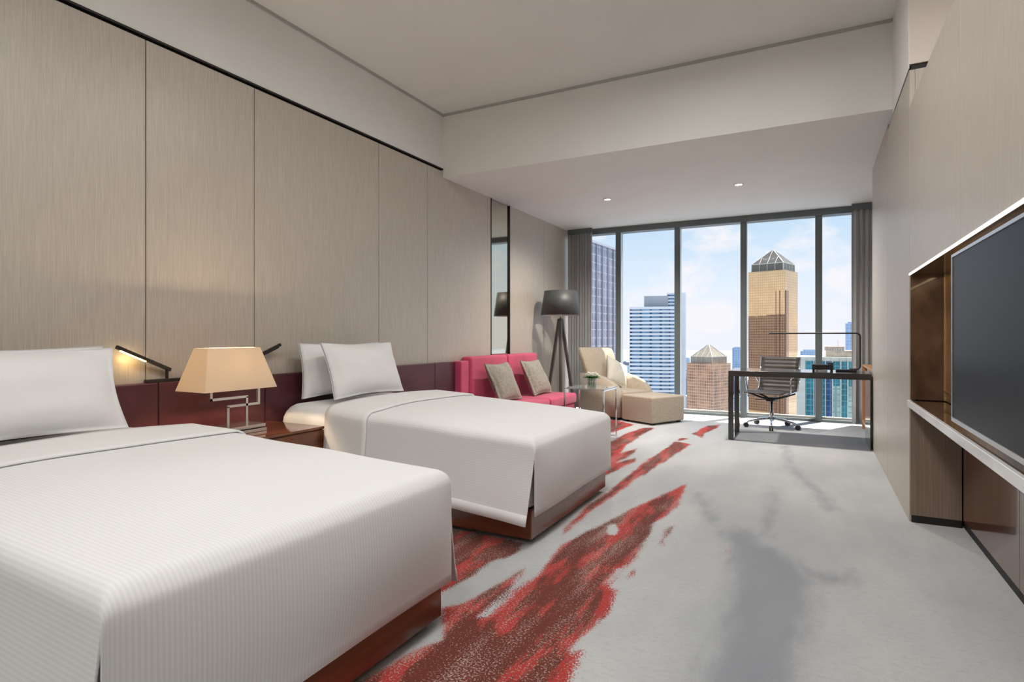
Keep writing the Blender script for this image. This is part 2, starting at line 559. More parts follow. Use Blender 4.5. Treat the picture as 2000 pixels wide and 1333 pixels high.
# ---- carpet: brush strokes given as outlines, kept as distance fields
STROKES = [
    # (kind, outline in photo pixels on the floor)
    ('red', [(1342, 945), (1330, 985), (1300, 1008), (1276, 1026), (1262, 1058), (1243, 1090), (1213, 1118), (1190, 1148), (1206, 1152), (1190, 1192), (1143, 1240), (1110, 1275), (1140, 1268), (1120, 1315), (1105, 1345), (1095, 1420), (560, 1420), (700, 1333), (780, 1285), (862, 1250), (862, 1188), (900, 1180), (960, 1148), (1024, 1108), (1018, 1124), (985, 1160), (934, 1208), (955, 1206), (1008, 1157), (1052, 1124), (1096, 1066), (1184, 1020), (1240, 991), (1305, 962)]),
    ('red', [(1024, 1062), (1010, 1080), (960, 1100), (905, 1135), (868, 1158), (800, 1180), (760, 1120), (820, 1050), (868, 1032), (930, 1040)]),
    ('red', [(1345, 857), (1322, 863), (1350, 868), (1318, 890), (1272, 918), (1240, 940), (1205, 965), (1160, 995), (1120, 1030), (1096, 1048), (1104, 1030), (1150, 985), (1195, 955), (1215, 938), (1260, 902), (1292, 882), (1328, 856)]),
    ('red', [(1280, 836), (1250, 853), (1222, 872), (1212, 886), (1246, 876), (1240, 884), (1205, 905), (1244, 894), (1240, 902), (1210, 918), (1186, 928), (1150, 940), (1120, 920), (1150, 880), (1186, 866), (1230, 844), (1258, 836)]),
    ('red', [(1352, 848), (1380, 832), (1408, 830), (1400, 837), (1378, 846), (1372, 857)]),
    ('red', [(1240, 830), (1195, 846), (1130, 870), (1100, 850), (1150, 825), (1190, 818)]),
    ('red', [(1317, 1022), (1310, 1040), (1292, 1066), (1288, 1058), (1300, 1036)]),
    ('red', [(1248, 1111), (1238, 1122), (1222, 1130), (1232, 1116)]),
    ('red', [(1424, 1073), (1428, 1080), (1420, 1084), (1416, 1076)]),
    ('hole', [(1188, 1028), (1200, 1024), (1209, 1034), (1202, 1046), (1189, 1044)]),
    ('hole', [(1208, 1112), (1213, 1118), (1188, 1146), (1182, 1140)]),
    ('grey', [(1410, 1040), (1438, 1028), (1462, 1034), (1490, 1062), (1530, 1078), (1560, 1100), (1598, 1140), (1592, 1200), (1575, 1270), (1560, 1340), (1548, 1450), (1330, 1450), (1345, 1340), (1400, 1250), (1425, 1150), (1418, 1085)]),
    ('grey', [(1562, 1106), (1600, 1122), (1640, 1122), (1664, 1115), (1672, 1138), (1650, 1145), (1610, 1140), (1580, 1125)]),
    ('grey', [(1528, 872), (1538, 872), (1545, 905), (1575, 935), (1610, 962), (1636, 996), (1618, 1000), (1590, 966), (1556, 932), (1534, 905)]),
    ('grey', [(1356, 962), (1374, 962), (1385, 985), (1402, 1012), (1398, 1030), (1380, 1012), (1362, 988)]),
    ('grey', [(1510, 950), (1520, 950), (1512, 1010), (1500, 1050), (1490, 1045), (1500, 1000)]),
]

def poly_sdf(P, poly):
    """signed distance, positive inside"""
    n = len(poly)
    dist = np.full(len(P), 1e9)
    inside = np.zeros(len(P), bool)
    for i in range(n):
        a, b = np.array(poly[i]), np.array(poly[(i + 1) % n])
        ab = b - a
        t = np.clip(((P - a) @ ab) / max(1e-12, ab @ ab), 0, 1)
        dist = np.minimum(dist, np.linalg.norm(P - (a + t[:, None] * ab), axis=1))
        c1 = (a[1] > P[:, 1]) != (b[1] > P[:, 1])
        with np.errstate(divide='ignore', invalid='ignore'):
            xi = (b[0] - a[0]) * (P[:, 1] - a[1]) / (b[1] - a[1]) + a[0]
        inside ^= c1 & (P[:, 0] < xi)
    return np.where(inside, dist, -dist)

def carpet_material():
    m, n, l, b = nodes_of('brush stroke carpet')
    def attr(nm):
        a = n.new('ShaderNodeAttribute'); a.attribute_name = nm
        return a.outputs['Fac']
    def math_(op, a, b_=None, clamp=False):
        x = n.new('ShaderNodeMath'); x.operation = op; x.use_clamp = clamp
        for i, v in enumerate((a, b_)):
            if v is None:
                continue
            if isinstance(v, (int, float)):
                x.inputs[i].default_value = v
            else:
                l.new(v, x.inputs[i])
        return x.outputs[0]
    def rng(v, lo, hi):
        x = n.new('ShaderNodeMapRange'); x.interpolation_type = 'SMOOTHSTEP'
        x.inputs[1].default_value = lo; x.inputs[2].default_value = hi
        l.new(v, x.inputs[0])
        return x.outputs[0]
    tc = n.new('ShaderNodeTexCoord')
    def nz(scale, detail=3, rough=0.5, loc=(0, 0, 0)):
        mp = n.new('ShaderNodeMapping'); mp.inputs['Scale'].default_value = scale
        mp.inputs['Location'].default_value = loc
        no = n.new('ShaderNodeTexNoise'); no.inputs['Scale'].default_value = 1
        no.inputs['Detail'].default_value = detail; no.inputs['Roughness'].default_value = rough
        l.new(tc.outputs['Object'], mp.inputs[0]); l.new(mp.outputs[0], no.inputs['Vector'])
        return no.outputs['Fac']
    def mix(f, c1, c2):
        x = n.new('ShaderNodeMixRGB')
        l.new(f, x.inputs['Fac'])
        for s, c in (('Color1', c1), ('Color2', c2)):
            if isinstance(c, tuple):
                x.inputs[s].default_value = (*c, 1)
            else:
                l.new(c, x.inputs[s])
        return x.outputs[0]
    fine = nz((135, 135, 1), 2)
    pile = nz((420, 420, 1), 2)
    mid = nz((14, 5, 1), 5)
    heather = nz((26, 60, 1), 4, 0.6)
    streak = nz((7.5, 1.3, 1), 5, 0.6)
    streak2 = nz((9, 1.6, 1), 5, 0.6, (3.1, 1.7, 0))
    cloud = nz((1.1, 0.5, 1), 4, 0.55, (1.0, 2.0, 0))
    # grey ground with soft stains
    g = math_('ADD', attr('grey'), math_('MULTIPLY', math_('SUBTRACT', mid, 0.5), 0.15))
    g = math_('ADD', g, math_('MULTIPLY', math_('SUBTRACT', fine, 0.5), 0.10))
    gm = math_('MULTIPLY', rng(g, -0.06, 0.09), 0.62)
    ground = mix(rng(cloud, 0.35, 0.68), (0.485, 0.515, 0.54), (0.64, 0.655, 0.665))
    ground = mix(gm, ground, (0.235, 0.255, 0.31))
    ground = mix(math_('MULTIPLY', rng(heather, 0.45, 0.75), 0.30), ground, (0.36, 0.37, 0.385))
    # strokes
    jag = math_('ADD', math_('MULTIPLY', math_('SUBTRACT', fine, 0.5), 0.12), math_('MULTIPLY', math_('SUBTRACT', mid, 0.5), 0.07))
    r = math_('ADD', attr('red'), jag)
    rm = rng(r, -0.004, 0.006)
    # brown body inside a red rim; speckled bands
    br = math_('ADD', math_('MULTIPLY', math_('SUBTRACT', streak, 0.50), 1.8), math_('MULTIPLY', r, 1.0))
    br = math_('ADD', br, math_('MULTIPLY', math_('SUBTRACT', fine, 0.5), 0.35))
    brm = rng(br, 0.0, 0.05)
    body = mix(brm, (0.47, 0.040, 0.034), (0.155, 0.030, 0.018))
    spk = rng(math_('ADD', fine, math_('MULTIPLY', math_('SUBTRACT', streak2, 0.5), 0.60)), 0.575, 0.625)
    body = mix(math_('MULTIPLY', spk, 0.70), body, (0.58, 0.45, 0.40))
    colr = mix(rm, ground, body)
    shade = n.new('ShaderNodeMixRGB'); shade.blend_type = 'MULTIPLY'; shade.inputs['Fac'].default_value = 1
    l.new(colr, shade.inputs['Color1'])
    pr = n.new('ShaderNodeMapRange'); pr.inputs[1].default_value = 0.3; pr.inputs[2].default_value = 0.7
    pr.inputs[3].default_value = 0.80; pr.inputs[4].default_value = 1.15
    l.new(pile, pr.inputs[0]); l.new(pr.outputs[0], shade.inputs['Color2'])
    l.new(shade.outputs[0], b.inputs['Base Color'])
    bp = n.new('ShaderNodeBump'); bp.inputs['Strength'].default_value = 0.5; bp.inputs['Distance'].default_value = 0.006
    l.new(pile, bp.inputs['Height']); l.new(bp.outputs[0], b.inputs['Normal'])
    setp(b, Roughness=0.95, Specular_IOR_Level=0.15, Sheen_Weight=0.15)
    return m

def build_floor():
    st = 0.024
    xs = np.arange(XL - 0.02, XOUT + 0.02, st)
    ys = np.arange(YBACK - 0.02, YW + 0.14, st)
    gx, gy = np.meshgrid(xs, ys)
    P = np.stack([gx.ravel(), gy.ravel()], 1)
    fld = {k: np.full(len(P), -1.0) for k in ('red', 'hole', 'grey')}
    for kind, poly in STROKES:
        w = [on_floor(px, py) for px, py in poly]
        fld[kind] = np.maximum(fld[kind], poly_sdf(P, w))
    red = np.minimum(fld['red'], -fld['hole'])
    nx, ny = len(xs), len(ys)
    verts = np.concatenate([P, np.zeros((len(P), 1))], 1)
    idx = np.arange(nx * ny).reshape(ny, nx)
    q = np.stack([idx[:-1, :-1], idx[:-1, 1:], idx[1:, 1:], idx[1:, :-1]], -1).reshape(-1, 4)
    me = bpy.data.meshes.new('floor')
    me.from_pydata(verts.tolist(), [], q.tolist())
    for nm, v in (('red', red), ('grey', fld['grey'])):
        a = me.attributes.new(nm, 'FLOAT', 'POINT')
        a.data.foreach_set('value', np.clip(v, -1, 1).astype(np.float32))
    me.materials.append(carpet_material())
    o = link(bpy.data.objects.new('floor', me))
    struct(o, 'pale grey carpet with sweeping red and brown brush strokes')

build_floor()
struct(box('floor_slab', XL - .3, XOUT + .3, YBACK - .3, YW + .14, -0.30, -0.004, PAINT))

# ---- bed wall: backing, panels with open joints, mirror strip
wl_ = struct(box('wall_left', XL - 0.25, XL - 0.03, YBACK, YW + 0.1, 0, ZC + 0.15, BLACK_GAP), 'beige panelled wall behind the beds')
joints = [YBACK, 0.70, 2.006, 2.746, 4.047, 4.784, 6.075]
for a, b in zip(joints[:-1], joints[1:]):
    top = 2.862
    box('wall_panel', XL - 0.03, XL, a + 0.003, b - 0.003, 0.0, top, WALL, wl_, 0.002, 1)
box('wall_panel', XL - 0.03, XL, 6.567, 7.62, 0.0, ZL, WALL, wl_, 0.002, 1)
box('wall_panel', XL - 0.03, XL, 7.626, YW, 0.0, ZL, WALL, wl_, 0.002, 1)
mir = thing('wall_mirror', 'tall narrow bronze mirror strip let into the beige wall beside the sofa', 'mirror', (XL, 6.32, 0.02))
box('mirror_glass', -0.022, -0.012, -0.235, 0.235, 0.0, ZL - 0.03, MIRROR, mir)
for s in (-1, 1):
    box('mirror_frame', -0.028, 0.006, s * 0.24 - 0.006, s * 0.24 + 0.006, 0.0, ZL - 0.022, DARK_METAL, mir)

# ---- upper bulkhead over the panels, coffer ceiling, beam
struct(box('trim_1', XL - 0.02, XL + 0.0, YBACK, YB, 2.890, ZC, PAINT), 'white bulkhead band above the beige panels')
struct(box('trim_2', XL - 0.03, XL + 0.004, YBACK, YB, 2.880, 2.892, BLACK_GAP), 'black shadow gap along the top of the bed wall')
struct(box('ceiling', XL - 0.25, XOUT + 0.25, YBACK - .2, YB + 0.05, ZC + 0.012, ZC + 0.15, PAINT), 'white coffered ceiling over the beds')
struct(boxes('trim_3', [(XL, XL + 0.012, YBACK, YB, ZC - 0.012, ZC + 0.012), (XL, XR, YB - 0.012, YB, ZC - 0.012, ZC + 0.012),
                        (XR, XR + 0.012, 4.26, YB, ZC - 0.012, ZC + 0.012)], GREY_TRIM), 'grey shadow line around the coffer')
struct(box('ceiling_lowered', XL - 0.25, XOUT, YB, YW + 0.22, ZL, ZC + 0.15, PAINT), 'lowered white ceiling and beam by the window')

# ---- right side: far block, bulkhead over it, television partition
wr = struct(box('wall_right', XR + 0.03, 1.0, 4.28, 6.765, 0, 2.755, BLACK_GAP), 'beige panelled wall end beside the desk')
box('wall_panel', XR, XR + 0.03, 4.253, 5.405, 0.0, 2.755, WALL, wr, 0.002, 1)
box('wall_panel', XR, XR + 0.03, 5.411, 6.78, 0.0, ZL - 0.001, WALL, wr, 0.002, 1)
box('end_panel', XR + 0.03, 1.0, 4.25, 4.28, 1.52, 2.755, WALL, wr, 0.002, 1)
box('end_panel', XR + 0.03, 1.0, 6.765, 6.78, 0.0, ZL - 0.001, WALL, wr, 0.002, 1)
box('return_panel', 1.0, XOUT, 4.25, 4.40, 0.0, 2.755, WALL, wr)
struct(box('trim_4', XR, XOUT, 4.25, YB, 2.79, ZC + 0.012, PAINT_PINK), 'pale bulkhead above the right wall')
struct(box('trim_5', XR + 0.01, XOUT, 4.262, YB, 2.755, 2.79, BLACK_GAP), 'dark shadow gap under the right bulkhead')
struct(box('trim_6', XR - 0.004, XR, 4.25, YB, 2.765, ZC + 0.012, PAINT), 'white side of the coffer on the right')
tv_wall = struct(box('wall_television', XR + 0.03, 0.95, YBACK, 4.249, 1.512, 2.53, TAUPE), 'beige partition above the television niche')
for a, b in ((-2.2, 0.9), (0.9, 2.857), (2.857, 4.249)):
    box('wall_panel', XR, XR + 0.03, a + 0.003, b - 0.0015, 1.512, 2.53, WALL, tv_wall, 0.002, 1)
struct(box('wall_niche_back', 0.80, 0.95, YBACK, 4.249, 0.0, 1.512, TAUPE), 'wall behind the television niche')
nf = struct(box('trim_7', XR - 0.003, XR + 0.004, YBACK, 4.249, 1.501, 1.5115, LED_WHITE), 'white lit edge along the top of the niche')
struct(box('wall_back', XL - 0.25, XOUT + .25, YBACK - 0.2, YBACK, 0, ZC + 0.15, PAINT), 'plain wall behind the viewer')
struct(box('wall_outer', XOUT, XOUT + 0.2, YBACK, YW + .2, 0, ZC + 0.15, PAINT), 'outer side wall beyond the partition')
struct(box('wall_side', 1.0, 1.15, 6.78, YW + .1, 0, ZL, PAINT), 'side wall by the window')

# ---- window
win = thing('window_1', 'full width floor to ceiling window with grey aluminium mullions', 'window', (0, YW, 0))
win['kind'] = 'structure'
del win['category']
W0, W1 = XL - 0.03, 1.02
box('window_head', W0, W1, -0.02, 0.16, 2.715, ZL, FRAME, win, 0.004, 1)
box('window_sill', W0, W1, 0.02, 0.16, -0.005, 0.035, FRAME, win, 0.004, 1)
box('sill_ledge', W0, W1, 0.10, 0.16, 0.035, 0.06, SILL, win, 0.003, 1)
mull = [-2.66, -1.772, -0.868, 0.054]
for x in mull:
    mo = box('mullion', x - 0.038, x + 0.038, 0.0, 0.14, 0.0, 2.715, FRAME, win, 0.004, 1)
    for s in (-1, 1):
        box('painted_lit_side', min(s * 0.038, s * 0.042) + x, max(s * 0.038, s * 0.042) + x, 0.012, 0.118, 0.06, 2.715, LIT_SIDE, mo)  # strips painted pale to stand for window-lit sides
ed_ = [W0] + mull + [W1]
for a, b in zip(ed_[:-1], ed_[1:]):
    box('pane', a + 0.03, b - 0.03, 0.120, 0.128, 0.055, 2.72, GLASS, win)

# ---- downlights near the window, added unseen opal fill lamps in the coffer
def downlight(x, y, z, label):
    t = thing('downlight', label, 'downlight', (x, y, z - 0.004), group='recessed downlights')
    lathe('rim', [(0.035, 0.003), (0.037, -0.003), (0.052, -0.003), (0.054, 0.003)], mat('white rim', (0.8, 0.78, 0.74), 0.5, var=0.02), t, 28, close=True)
    lathe('glow_disc', [(0.0005, -0.0005), (0.035, -0.0005), (0.035, 0.002), (0.0005, 0.002)], LED_DOWN, t, 24)
    lamp_light('spot', 'SPOT', (0, 0, -0.02), DOWN_W, (1.0, 0.93, 0.84), t, 0.07, spot=math.radians(150))
downlight(-2.232, 6.79, ZL, 'round recessed downlight nearer the curtain corner')
downlight(-0.735, 6.79, ZL, 'round recessed downlight above the desk end')

def fill_lamp(x, y, label):  # unseen lamps added to fill the room with light
    t = thing('added_fill_lamp', label, 'fill lamp', (x, y, ZC + 0.012), group='added opal fill lamps')
    lathe('housing', [(0.001, 0.0), (0.30, 0.0), (0.31, -0.05), (0.30, -0.06), (0.285, -0.055), (0.28, -0.01), (0.001, -0.01)], PAINT, t, 36)
    lathe('diffuser', [(0.001, -0.02), (0.27, -0.02), (0.27, -0.03), (0.001, -0.03)], OPAL, t, 36)
    lamp_light('fill_light', 'AREA', (0, 0, -0.045), FILL_W, (1.0, 0.98, 0.95), t, 0.54)
fill_lamp(-0.8, 3.35, 'added opal fill lamp farthest into the room')
fill_lamp(-0.9, 1.9, 'added opal fill lamp above the foot of the beds')
fill_lamp(-0.9, 0.3, 'added opal fill lamp above the viewer')
fill_lamp(1.35, 2.7, 'added opal fill lamp in the passage beyond the partition')
fill_lamp(-1.2, -1.2, 'added opal fill lamp near the back wall')

# ================================================================ headboard
hb = thing('headboard', 'long low burgundy leather headboard band running behind both beds', 'headboard', (XL, 0, 0))
hj = [-0.6, 0.55, 2.045, 2.788, 4.11, 4.83, 5.205]
for a, b in zip(hj[:-1], hj[1:]):
    box('leather_panel', 0.002, 0.058, a + 0.002, b - 0.002, 0.10, 0.858, LEATHER, hb, 0.006, 2)
box('plinth', 0.002, 0.05, -0.6, 5.205, 0.0, 0.10, BLACK_GAP, hb)

# ================================================================ beds
def smax(a, b):
    return (abs(a) ** 4 + abs(b) ** 4) ** 0.25

def cloth_surface(y0, y1, xh, xf, ztop, hem_h, hem_f, hem_front, r=0.055, front=True, off=0.0, nflat=40, seed=0.0, flare=0.075):
    """sheet draped over a bed: rows along the length, columns across"""
    pl = []
    if front:
        fl = xf - r
        for i in range(nflat):
            pl.append((xh + (fl - xh) * i / nflat, 0.0))
        for i in range(9):
            a = math.pi / 2 * i / 8
            pl.append((fl + r * math.sin(a), r * (1 - math.cos(a))))
        for i in range(1, 13):
            pl.append((xf, r + (ztop(xf, (y0 + y1) / 2) - r - hem_front) * i / 12))
    else:
        for i in range(nflat + 1):
            pl.append((xh + (xf - xh) * i / nflat, 0.0))
    pw = []                                   # (y, drop inside the round edge, share of the hanging side)
    for i in range(14):
        pw.append((y0, r, 1 - i / 14))
    for i in range(9):
        a = math.pi / 2 * i / 8
        pw.append((y0 + r - r * math.cos(a), r * (1 - math.sin(a)), 0.0))
    n2 = 30
    for i in range(1, n2):
        pw.append((y0 + r + (y1 - y0 - 2 * r) * i / n2, 0.0, 0.0))
    for i in range(9):
        a = math.pi / 2 * i / 8
        pw.append((y1 - r + r * math.sin(a), r * (1 - math.cos(a)), 0.0))
    for i in range(1, 15):
        pw.append((y1, r, i / 14))
    rows = []
    yc = (y0 + y1) / 2
    for (x, dp) in pl:
        s = min(1, max(0, (x - xh) / (xf - xh))) if front else 0.0
        hem = hem_h + (hem_f - hem_h) * s ** 1.5
        row = []
        for (y, dq, f) in pw:
            zt = ztop(x, y)
            if f > 0:
                dq = r + f * (zt - r - hem)
            d = smax(dp, dq)
            if d > max(dp, dq, r):
                d = max(dp, dq)
            z = zt - d + (off if f == 0 else 0)
            w = noise.noise(Vector((x * 2.1 + seed, y * 2.1, d * 3.0))) * 0.010
            xx, yy = x, y
            sg = -1 if y < yc else 1
            if f > 0:
                yy += sg * (flare * f ** 1.5 * (0.35 + 0.65 * s) + off + f * 0.014 * noise.noise(Vector((x * 4 + seed, f, 1.0))))
                xx -= 0.018 * s ** 8 * f
            elif dq > 0.01:
                yy += sg * off * dq / r
            if dp > r * .6 and f == 0:
                q = (y - yc) / ((y1 - y0) / 2)
                xx += (0.016 * math.sin(min(1, dp / 0.42) * math.pi) + w * 0.8) * max(0, 1 - q ** 8)
            elif f == 0:
                z += w
            row.append((xx, yy, z))
        rows.append(row)
    return rows

def pillow(name, w, h, t, loc, lean, label, material=None, cat='pillow', rz=0.0, roll=0.0, group=None, flange=0.0, n=26, seed=0):
    """plump pillow standing on its long edge: local Y = width, Z = height, X = thickness"""
    verts, faces = [], []
    material = material or SHEET
    for side in (1, -1):
        for i in range(n + 1):
            for j in range(n + 1):
                u, v = -1 + 2 * i / n, -1 + 2 * j / n
                fl = 1 - flange
                uu, vv = min(1, abs(u) / fl), min(1, abs(v) / fl)
                th = t / 2 * max(0.0, (1 - uu ** 2.6) * (1 - vv ** 2.6)) ** 0.55
                th += 0.006
                y = w / 2 * u * (1 - 0.055 * math.cos(v * math.pi / 2))
                z = h / 2 * v * (1 - 0.085 * math.cos(u * math.pi / 2))
                wr_ = noise.noise(Vector((u * 1.7 + seed, v * 1.7, side * 2))) * 0.012 * (th > .01)
                verts.append((side * th + wr_, y, z + h / 2))
    m_ = (n + 1) * (n + 1)
    for s in (0, 1):
        for i in range(n):
            for j in range(n):
                a = s * m_ + i * (n + 1) + j
                q = (a, a + n + 1, a + n + 2, a + 1)
                faces.append(q if s == 0 else q[::-1])
    bd = [i * (n + 1) for i in range(n + 1)] + [n * (n + 1) + j for j in range(1, n + 1)] + \
         [i * (n + 1) + n for i in range(n - 1, -1, -1)] + [j for j in range(n - 1, 0, -1)]
    for k in range(len(bd)):
        a, b = bd[k], bd[(k + 1) % len(bd)]
        faces.append((a, b, b + m_, a + m_))
    o = mesh_obj(name, verts, faces, material, None, True, loc)
    o.rotation_euler = (roll, lean, rz)
    return tag(o, label, cat, group)

def bed(y0, y1, xf, zh, zf, which):
    xb = XL + 0.062
    yc, hw = (y0 + y1) / 2, (y1 - y0) / 2
    t = thing('bed', which['bed'], 'bed', (xb, yc, 0))
    # base and mattress, local x from the headboard, local y about the centre
    L = xf - xb
    box('bed_base', 0.0, L, -hw, hw, 0.03, 0.195, WOOD, t, 0.004, 2)
    box('plinth', 0.05, L - 0.09, -hw + 0.09, hw - 0.09, 0.0, 0.03, BLACK_GAP, t)
    mt = soft_box('mattress', 0.02, L - 0.01, -hw + 0.015, hw - 0.015, 0.195, zf - 0.015, SHEET, t, 0.10, 0.006, 0.17)
    box('box_spring', 0.02, L - 0.004, -hw + 0.004, hw - 0.004, 0.197, zf - 0.12, SHEET, t, 0.02, 2)
    for v in mt.data.vertices:                 # the pillow end is the higher one
        v.co.z += (zh + 0.004 - zf) * (1 - v.co.x / L) * min(1, max(0, (v.co.z - 0.2) / (zf - 0.22)))
    # duvet, draped over the mattress
    def ztop(x, y):
        s = (x - xb) / L
        q = (y - yc) / hw
        return zh + 0.022 + (zf - zh) * max(0, s) ** 1.1 + 0.022 * max(0, 1 - q * q) * min(1, (1.02 - s) * 4)
    e_ = 0.02
    ya, yb2 = y0 - e_, y1 + e_
    xs_ = XL + 0.66
    d = thing('duvet', which['duvet'], 'duvet', (0, 0, 0))
    d.location = (xs_, yc, 0)
    def shift(rows):
        return [[(p[0] - xs_, p[1] - yc, p[2]) for p in r] for r in rows]
    cover = cloth_surface(ya, yb2, xs_, xf + 0.03, ztop, 0.20, 0.13, 0.165, seed=y0)
    nc = len(cover[0])
    cv = grid_mesh('duvet_cover', shift(cover), LINEN, d, True, 0.006, lambda i, j: i >= 48 and (j < 13 or j >= nc - 14))
    mid_row = cover[len(cover) // 3]
    arc = [0.0]
    for p_, q_ in zip(mid_row[:-1], mid_row[1:]):
        arc.append(arc[-1] + (Vector(q_) - Vector(p_)).length)
    at_ = cv.data.attributes.new('arc', 'FLOAT', 'POINT')
    at_.data.foreach_set('value', arc * len(cover))
    grid_mesh('folded_sheet', shift(cloth_surface(ya - .004, yb2 + .004, xs_ - 0.02, XL + 0.985, ztop, 0.22, 0.2, 0.2, front=False, off=0.012, nflat=10, seed=y0)), SHEET, d, True, 0.010)
    # sewn hem bands along both hanging sides
    top_rows = [r_ for r_, k_ in zip(cover, range(49))]
    for sl, sg in ((slice(0, 3), -1), (slice(-3, None), 1)):
        grid_mesh('hem', shift([[(p[0], p[1] + sg * 0.004, p[2]) for p in r_[sl]] for r_ in top_rows]), SHEET, d, True, 0.003)
    return zh

bed(0.67, 1.89, -1.30, 0.665, 0.585, dict(
    bed='nearer bed with a walnut base and white mattress, in the left foreground',
    duvet='white satin stripe duvet hanging over the nearer bed in the foreground'))
bed(2.81, 4.06, -1.35, 0.665, 0.555, dict(
    bed='farther bed with a walnut base, between bedside cabinet and pink sofa',
    duvet='white duvet with turned down sheet on the farther bed'))
pillow('pillow', 0.94, 0.41, 0.145, (-3.297, 1.24, 0.672), -0.09, 'rear white pillow against the wall on the nearer bed', flange=0.05, seed=1)
pillow('pillow', 0.94, 0.42, 0.18, (-3.03, 1.20, 0.674), -0.34, 'front white pillow on the nearer bed beside the reading lamp', flange=0.05, seed=2)
pillow('pillow', 0.88, 0.41, 0.145, (-3.297, 3.46, 0.672), -0.09, 'rear white pillow half hidden behind another on the farther bed', flange=0.05, seed=3)
pillow('pillow', 0.78, 0.43, 0.18, (-3.03, 3.46, 0.674), -0.33, 'front white pillow leaning on the farther bed', flange=0.04, seed=4)

# ================================================================ bedside cabinet, lamps
ns = thing('nightstand', 'glossy walnut bedside cabinet between the two beds', 'nightstand', (-3.125, 2.36, 0))
box('cabinet_body', -0.27, 0.27, -0.43, 0.43, 0.06, 0.522, WOOD, ns, 0.003, 1)
box('cabinet_top', -0.275, 0.278, -0.435, 0.435, 0.524, 0.540, WOOD_TOP, ns, 0.002, 1)
for s in (-1, 1):
    box('drawer', 0.27, 0.282, s * 0.2145 - 0.213, s * 0.2145 + 0.213, 0.08, 0.515, WOOD, ns, 0.002, 1)
box('plinth', -0.25, 0.22, -0.40, 0.40, 0.0, 0.06, BLACK_GAP, ns)

tl = thing('table_lamp', 'lit bedside lamp with rectangular cream shade and bent nickel bars', 'lamp', (-3.13, 2.30, 0.54))
box('base_slab', -0.09, 0.09, -0.055, 0.205, 0.0, 0.020, NICKEL, tl, 0.002, 1)
box('base_slab', -0.085, 0.085, -0.05, 0.20, 0.026, 0.046, NICKEL, tl, 0.002, 1)
box('base_pad', -0.07, 0.07, -0.03, 0.18, 0.020, 0.026, BLACK, tl)
bt = 0.0075
def bar(pts):
    tube('bar', pts, bt, NICKEL, tl, square=True)
# lower frame up to the crossing, then the two arms to the shade
bar([(0, -0.005, 0.046), (0, -0.005, 0.165)])
bar([(0, -0.0125, 0.165), (0, 0.205, 0.165)])
bar([(0, 0.2125, 0.158), (0, 0.2125, 0.32)])
bar([(0.0, 0.125, 0.046), (0.0, 0.125, 0.215)])
bar([(0.0, 0.1325, 0.215), (0.0, -0.1225, 0.215)])
bar([(0.0, -0.115, 0.2075), (0.0, -0.115, 0.32)])
bar([(0.0, -0.12, 0.315), (0.0, 0.2175, 0.315)])
lathe('bulb', [(0.002, 0.325), (0.014, 0.33), (0.028, 0.37), (0.030, 0.39), (0.018, 0.415), (0.002, 0.42)], emit('bulb glow', (1.0, 0.72, 0.42), 3.0), tl, 16, 0, 0.02)
def shade_frustum():
    b = (0.135, 0.243, 0.272); tp = (0.062, 0.178, 0.520)
    cy = 0.0
    ring = lambda p, ins: [(-p[0] + ins, cy - p[1] + ins, p[2]), (p[0] - ins, cy - p[1] + ins, p[2]), (p[0] - ins, cy + p[1] - ins, p[2]), (-p[0] + ins, cy + p[1] - ins, p[2])]
    v = ring(b, 0) + ring(tp, 0) + ring(b, .003) + ring(tp, .003)
    f = []
    for i in range(4):
        j = (i + 1) % 4
        f += [(i, j, 4 + j, 4 + i), (8 + j, 8 + i, 12 + i, 12 + j), (4 + i, 4 + j, 12 + j, 12 + i), (j, i, 8 + i, 8 + j)]
    return mesh_obj('shade', v, f, SHADE, tl)
shade_frustum()
lamp_light('bulb_light', 'POINT', (0, 0.02, 0.40), LAMP_W, (1.0, 0.75, 0.48), tl, 0.03)

def reading_lamp(y_post, direction, label, lit=True):
    """black led reading lamp on the headboard: base bar, post, tilted arm"""
    t = thing('reading_lamp', label, 'reading lamp', (XL + 0.032, y_post, 0.858), group='black reading lamps on the headboard')
    d = direction
    box('base_bar', -0.025, 0.022, min(-d * .22, d * .12), max(-d * .22, d * .12), 0.0, 0.018, BLACK, t, 0.002, 1)
    box('post', -0.007, 0.007, -0.007, 0.007, 0.018, 0.078, BLACK, t, 0.001, 1)
    a = Vector((0.0, -d * 0.02, 0.07)); b = Vector((0.035, d * 0.30, 0.212))
    arm = tube('arm', [a, b], 0.0095, BLACK, t, square=True)
    v = (b - a).normalized()
    nrm = Vector((0.25, -d * v.z, abs(v.y))).normalized()
    p0, p1 = a + v * 0.17, b - v * 0.02
    o = Vector((0.004, 0, -0.0115))
    tube('led_strip', [p0 + o, p1 + o], 0.005, LED_WARM if lit else BLACK, arm, square=True)
    mid = (p0 + p1) / 2 + Vector((0.0, 0, -0.03))
    if lit:
        lamp_light('led_light', 'POINT', mid, 0.35, (1.0, 0.68, 0.28), t, 0.02)
reading_lamp(2.11, -1, 'slim black reading lamp with lit amber strip, left of the bedside lamp')
reading_lamp(2.61, 1, 'slim black reading lamp mostly hidden behind the bedside lampshade', False)

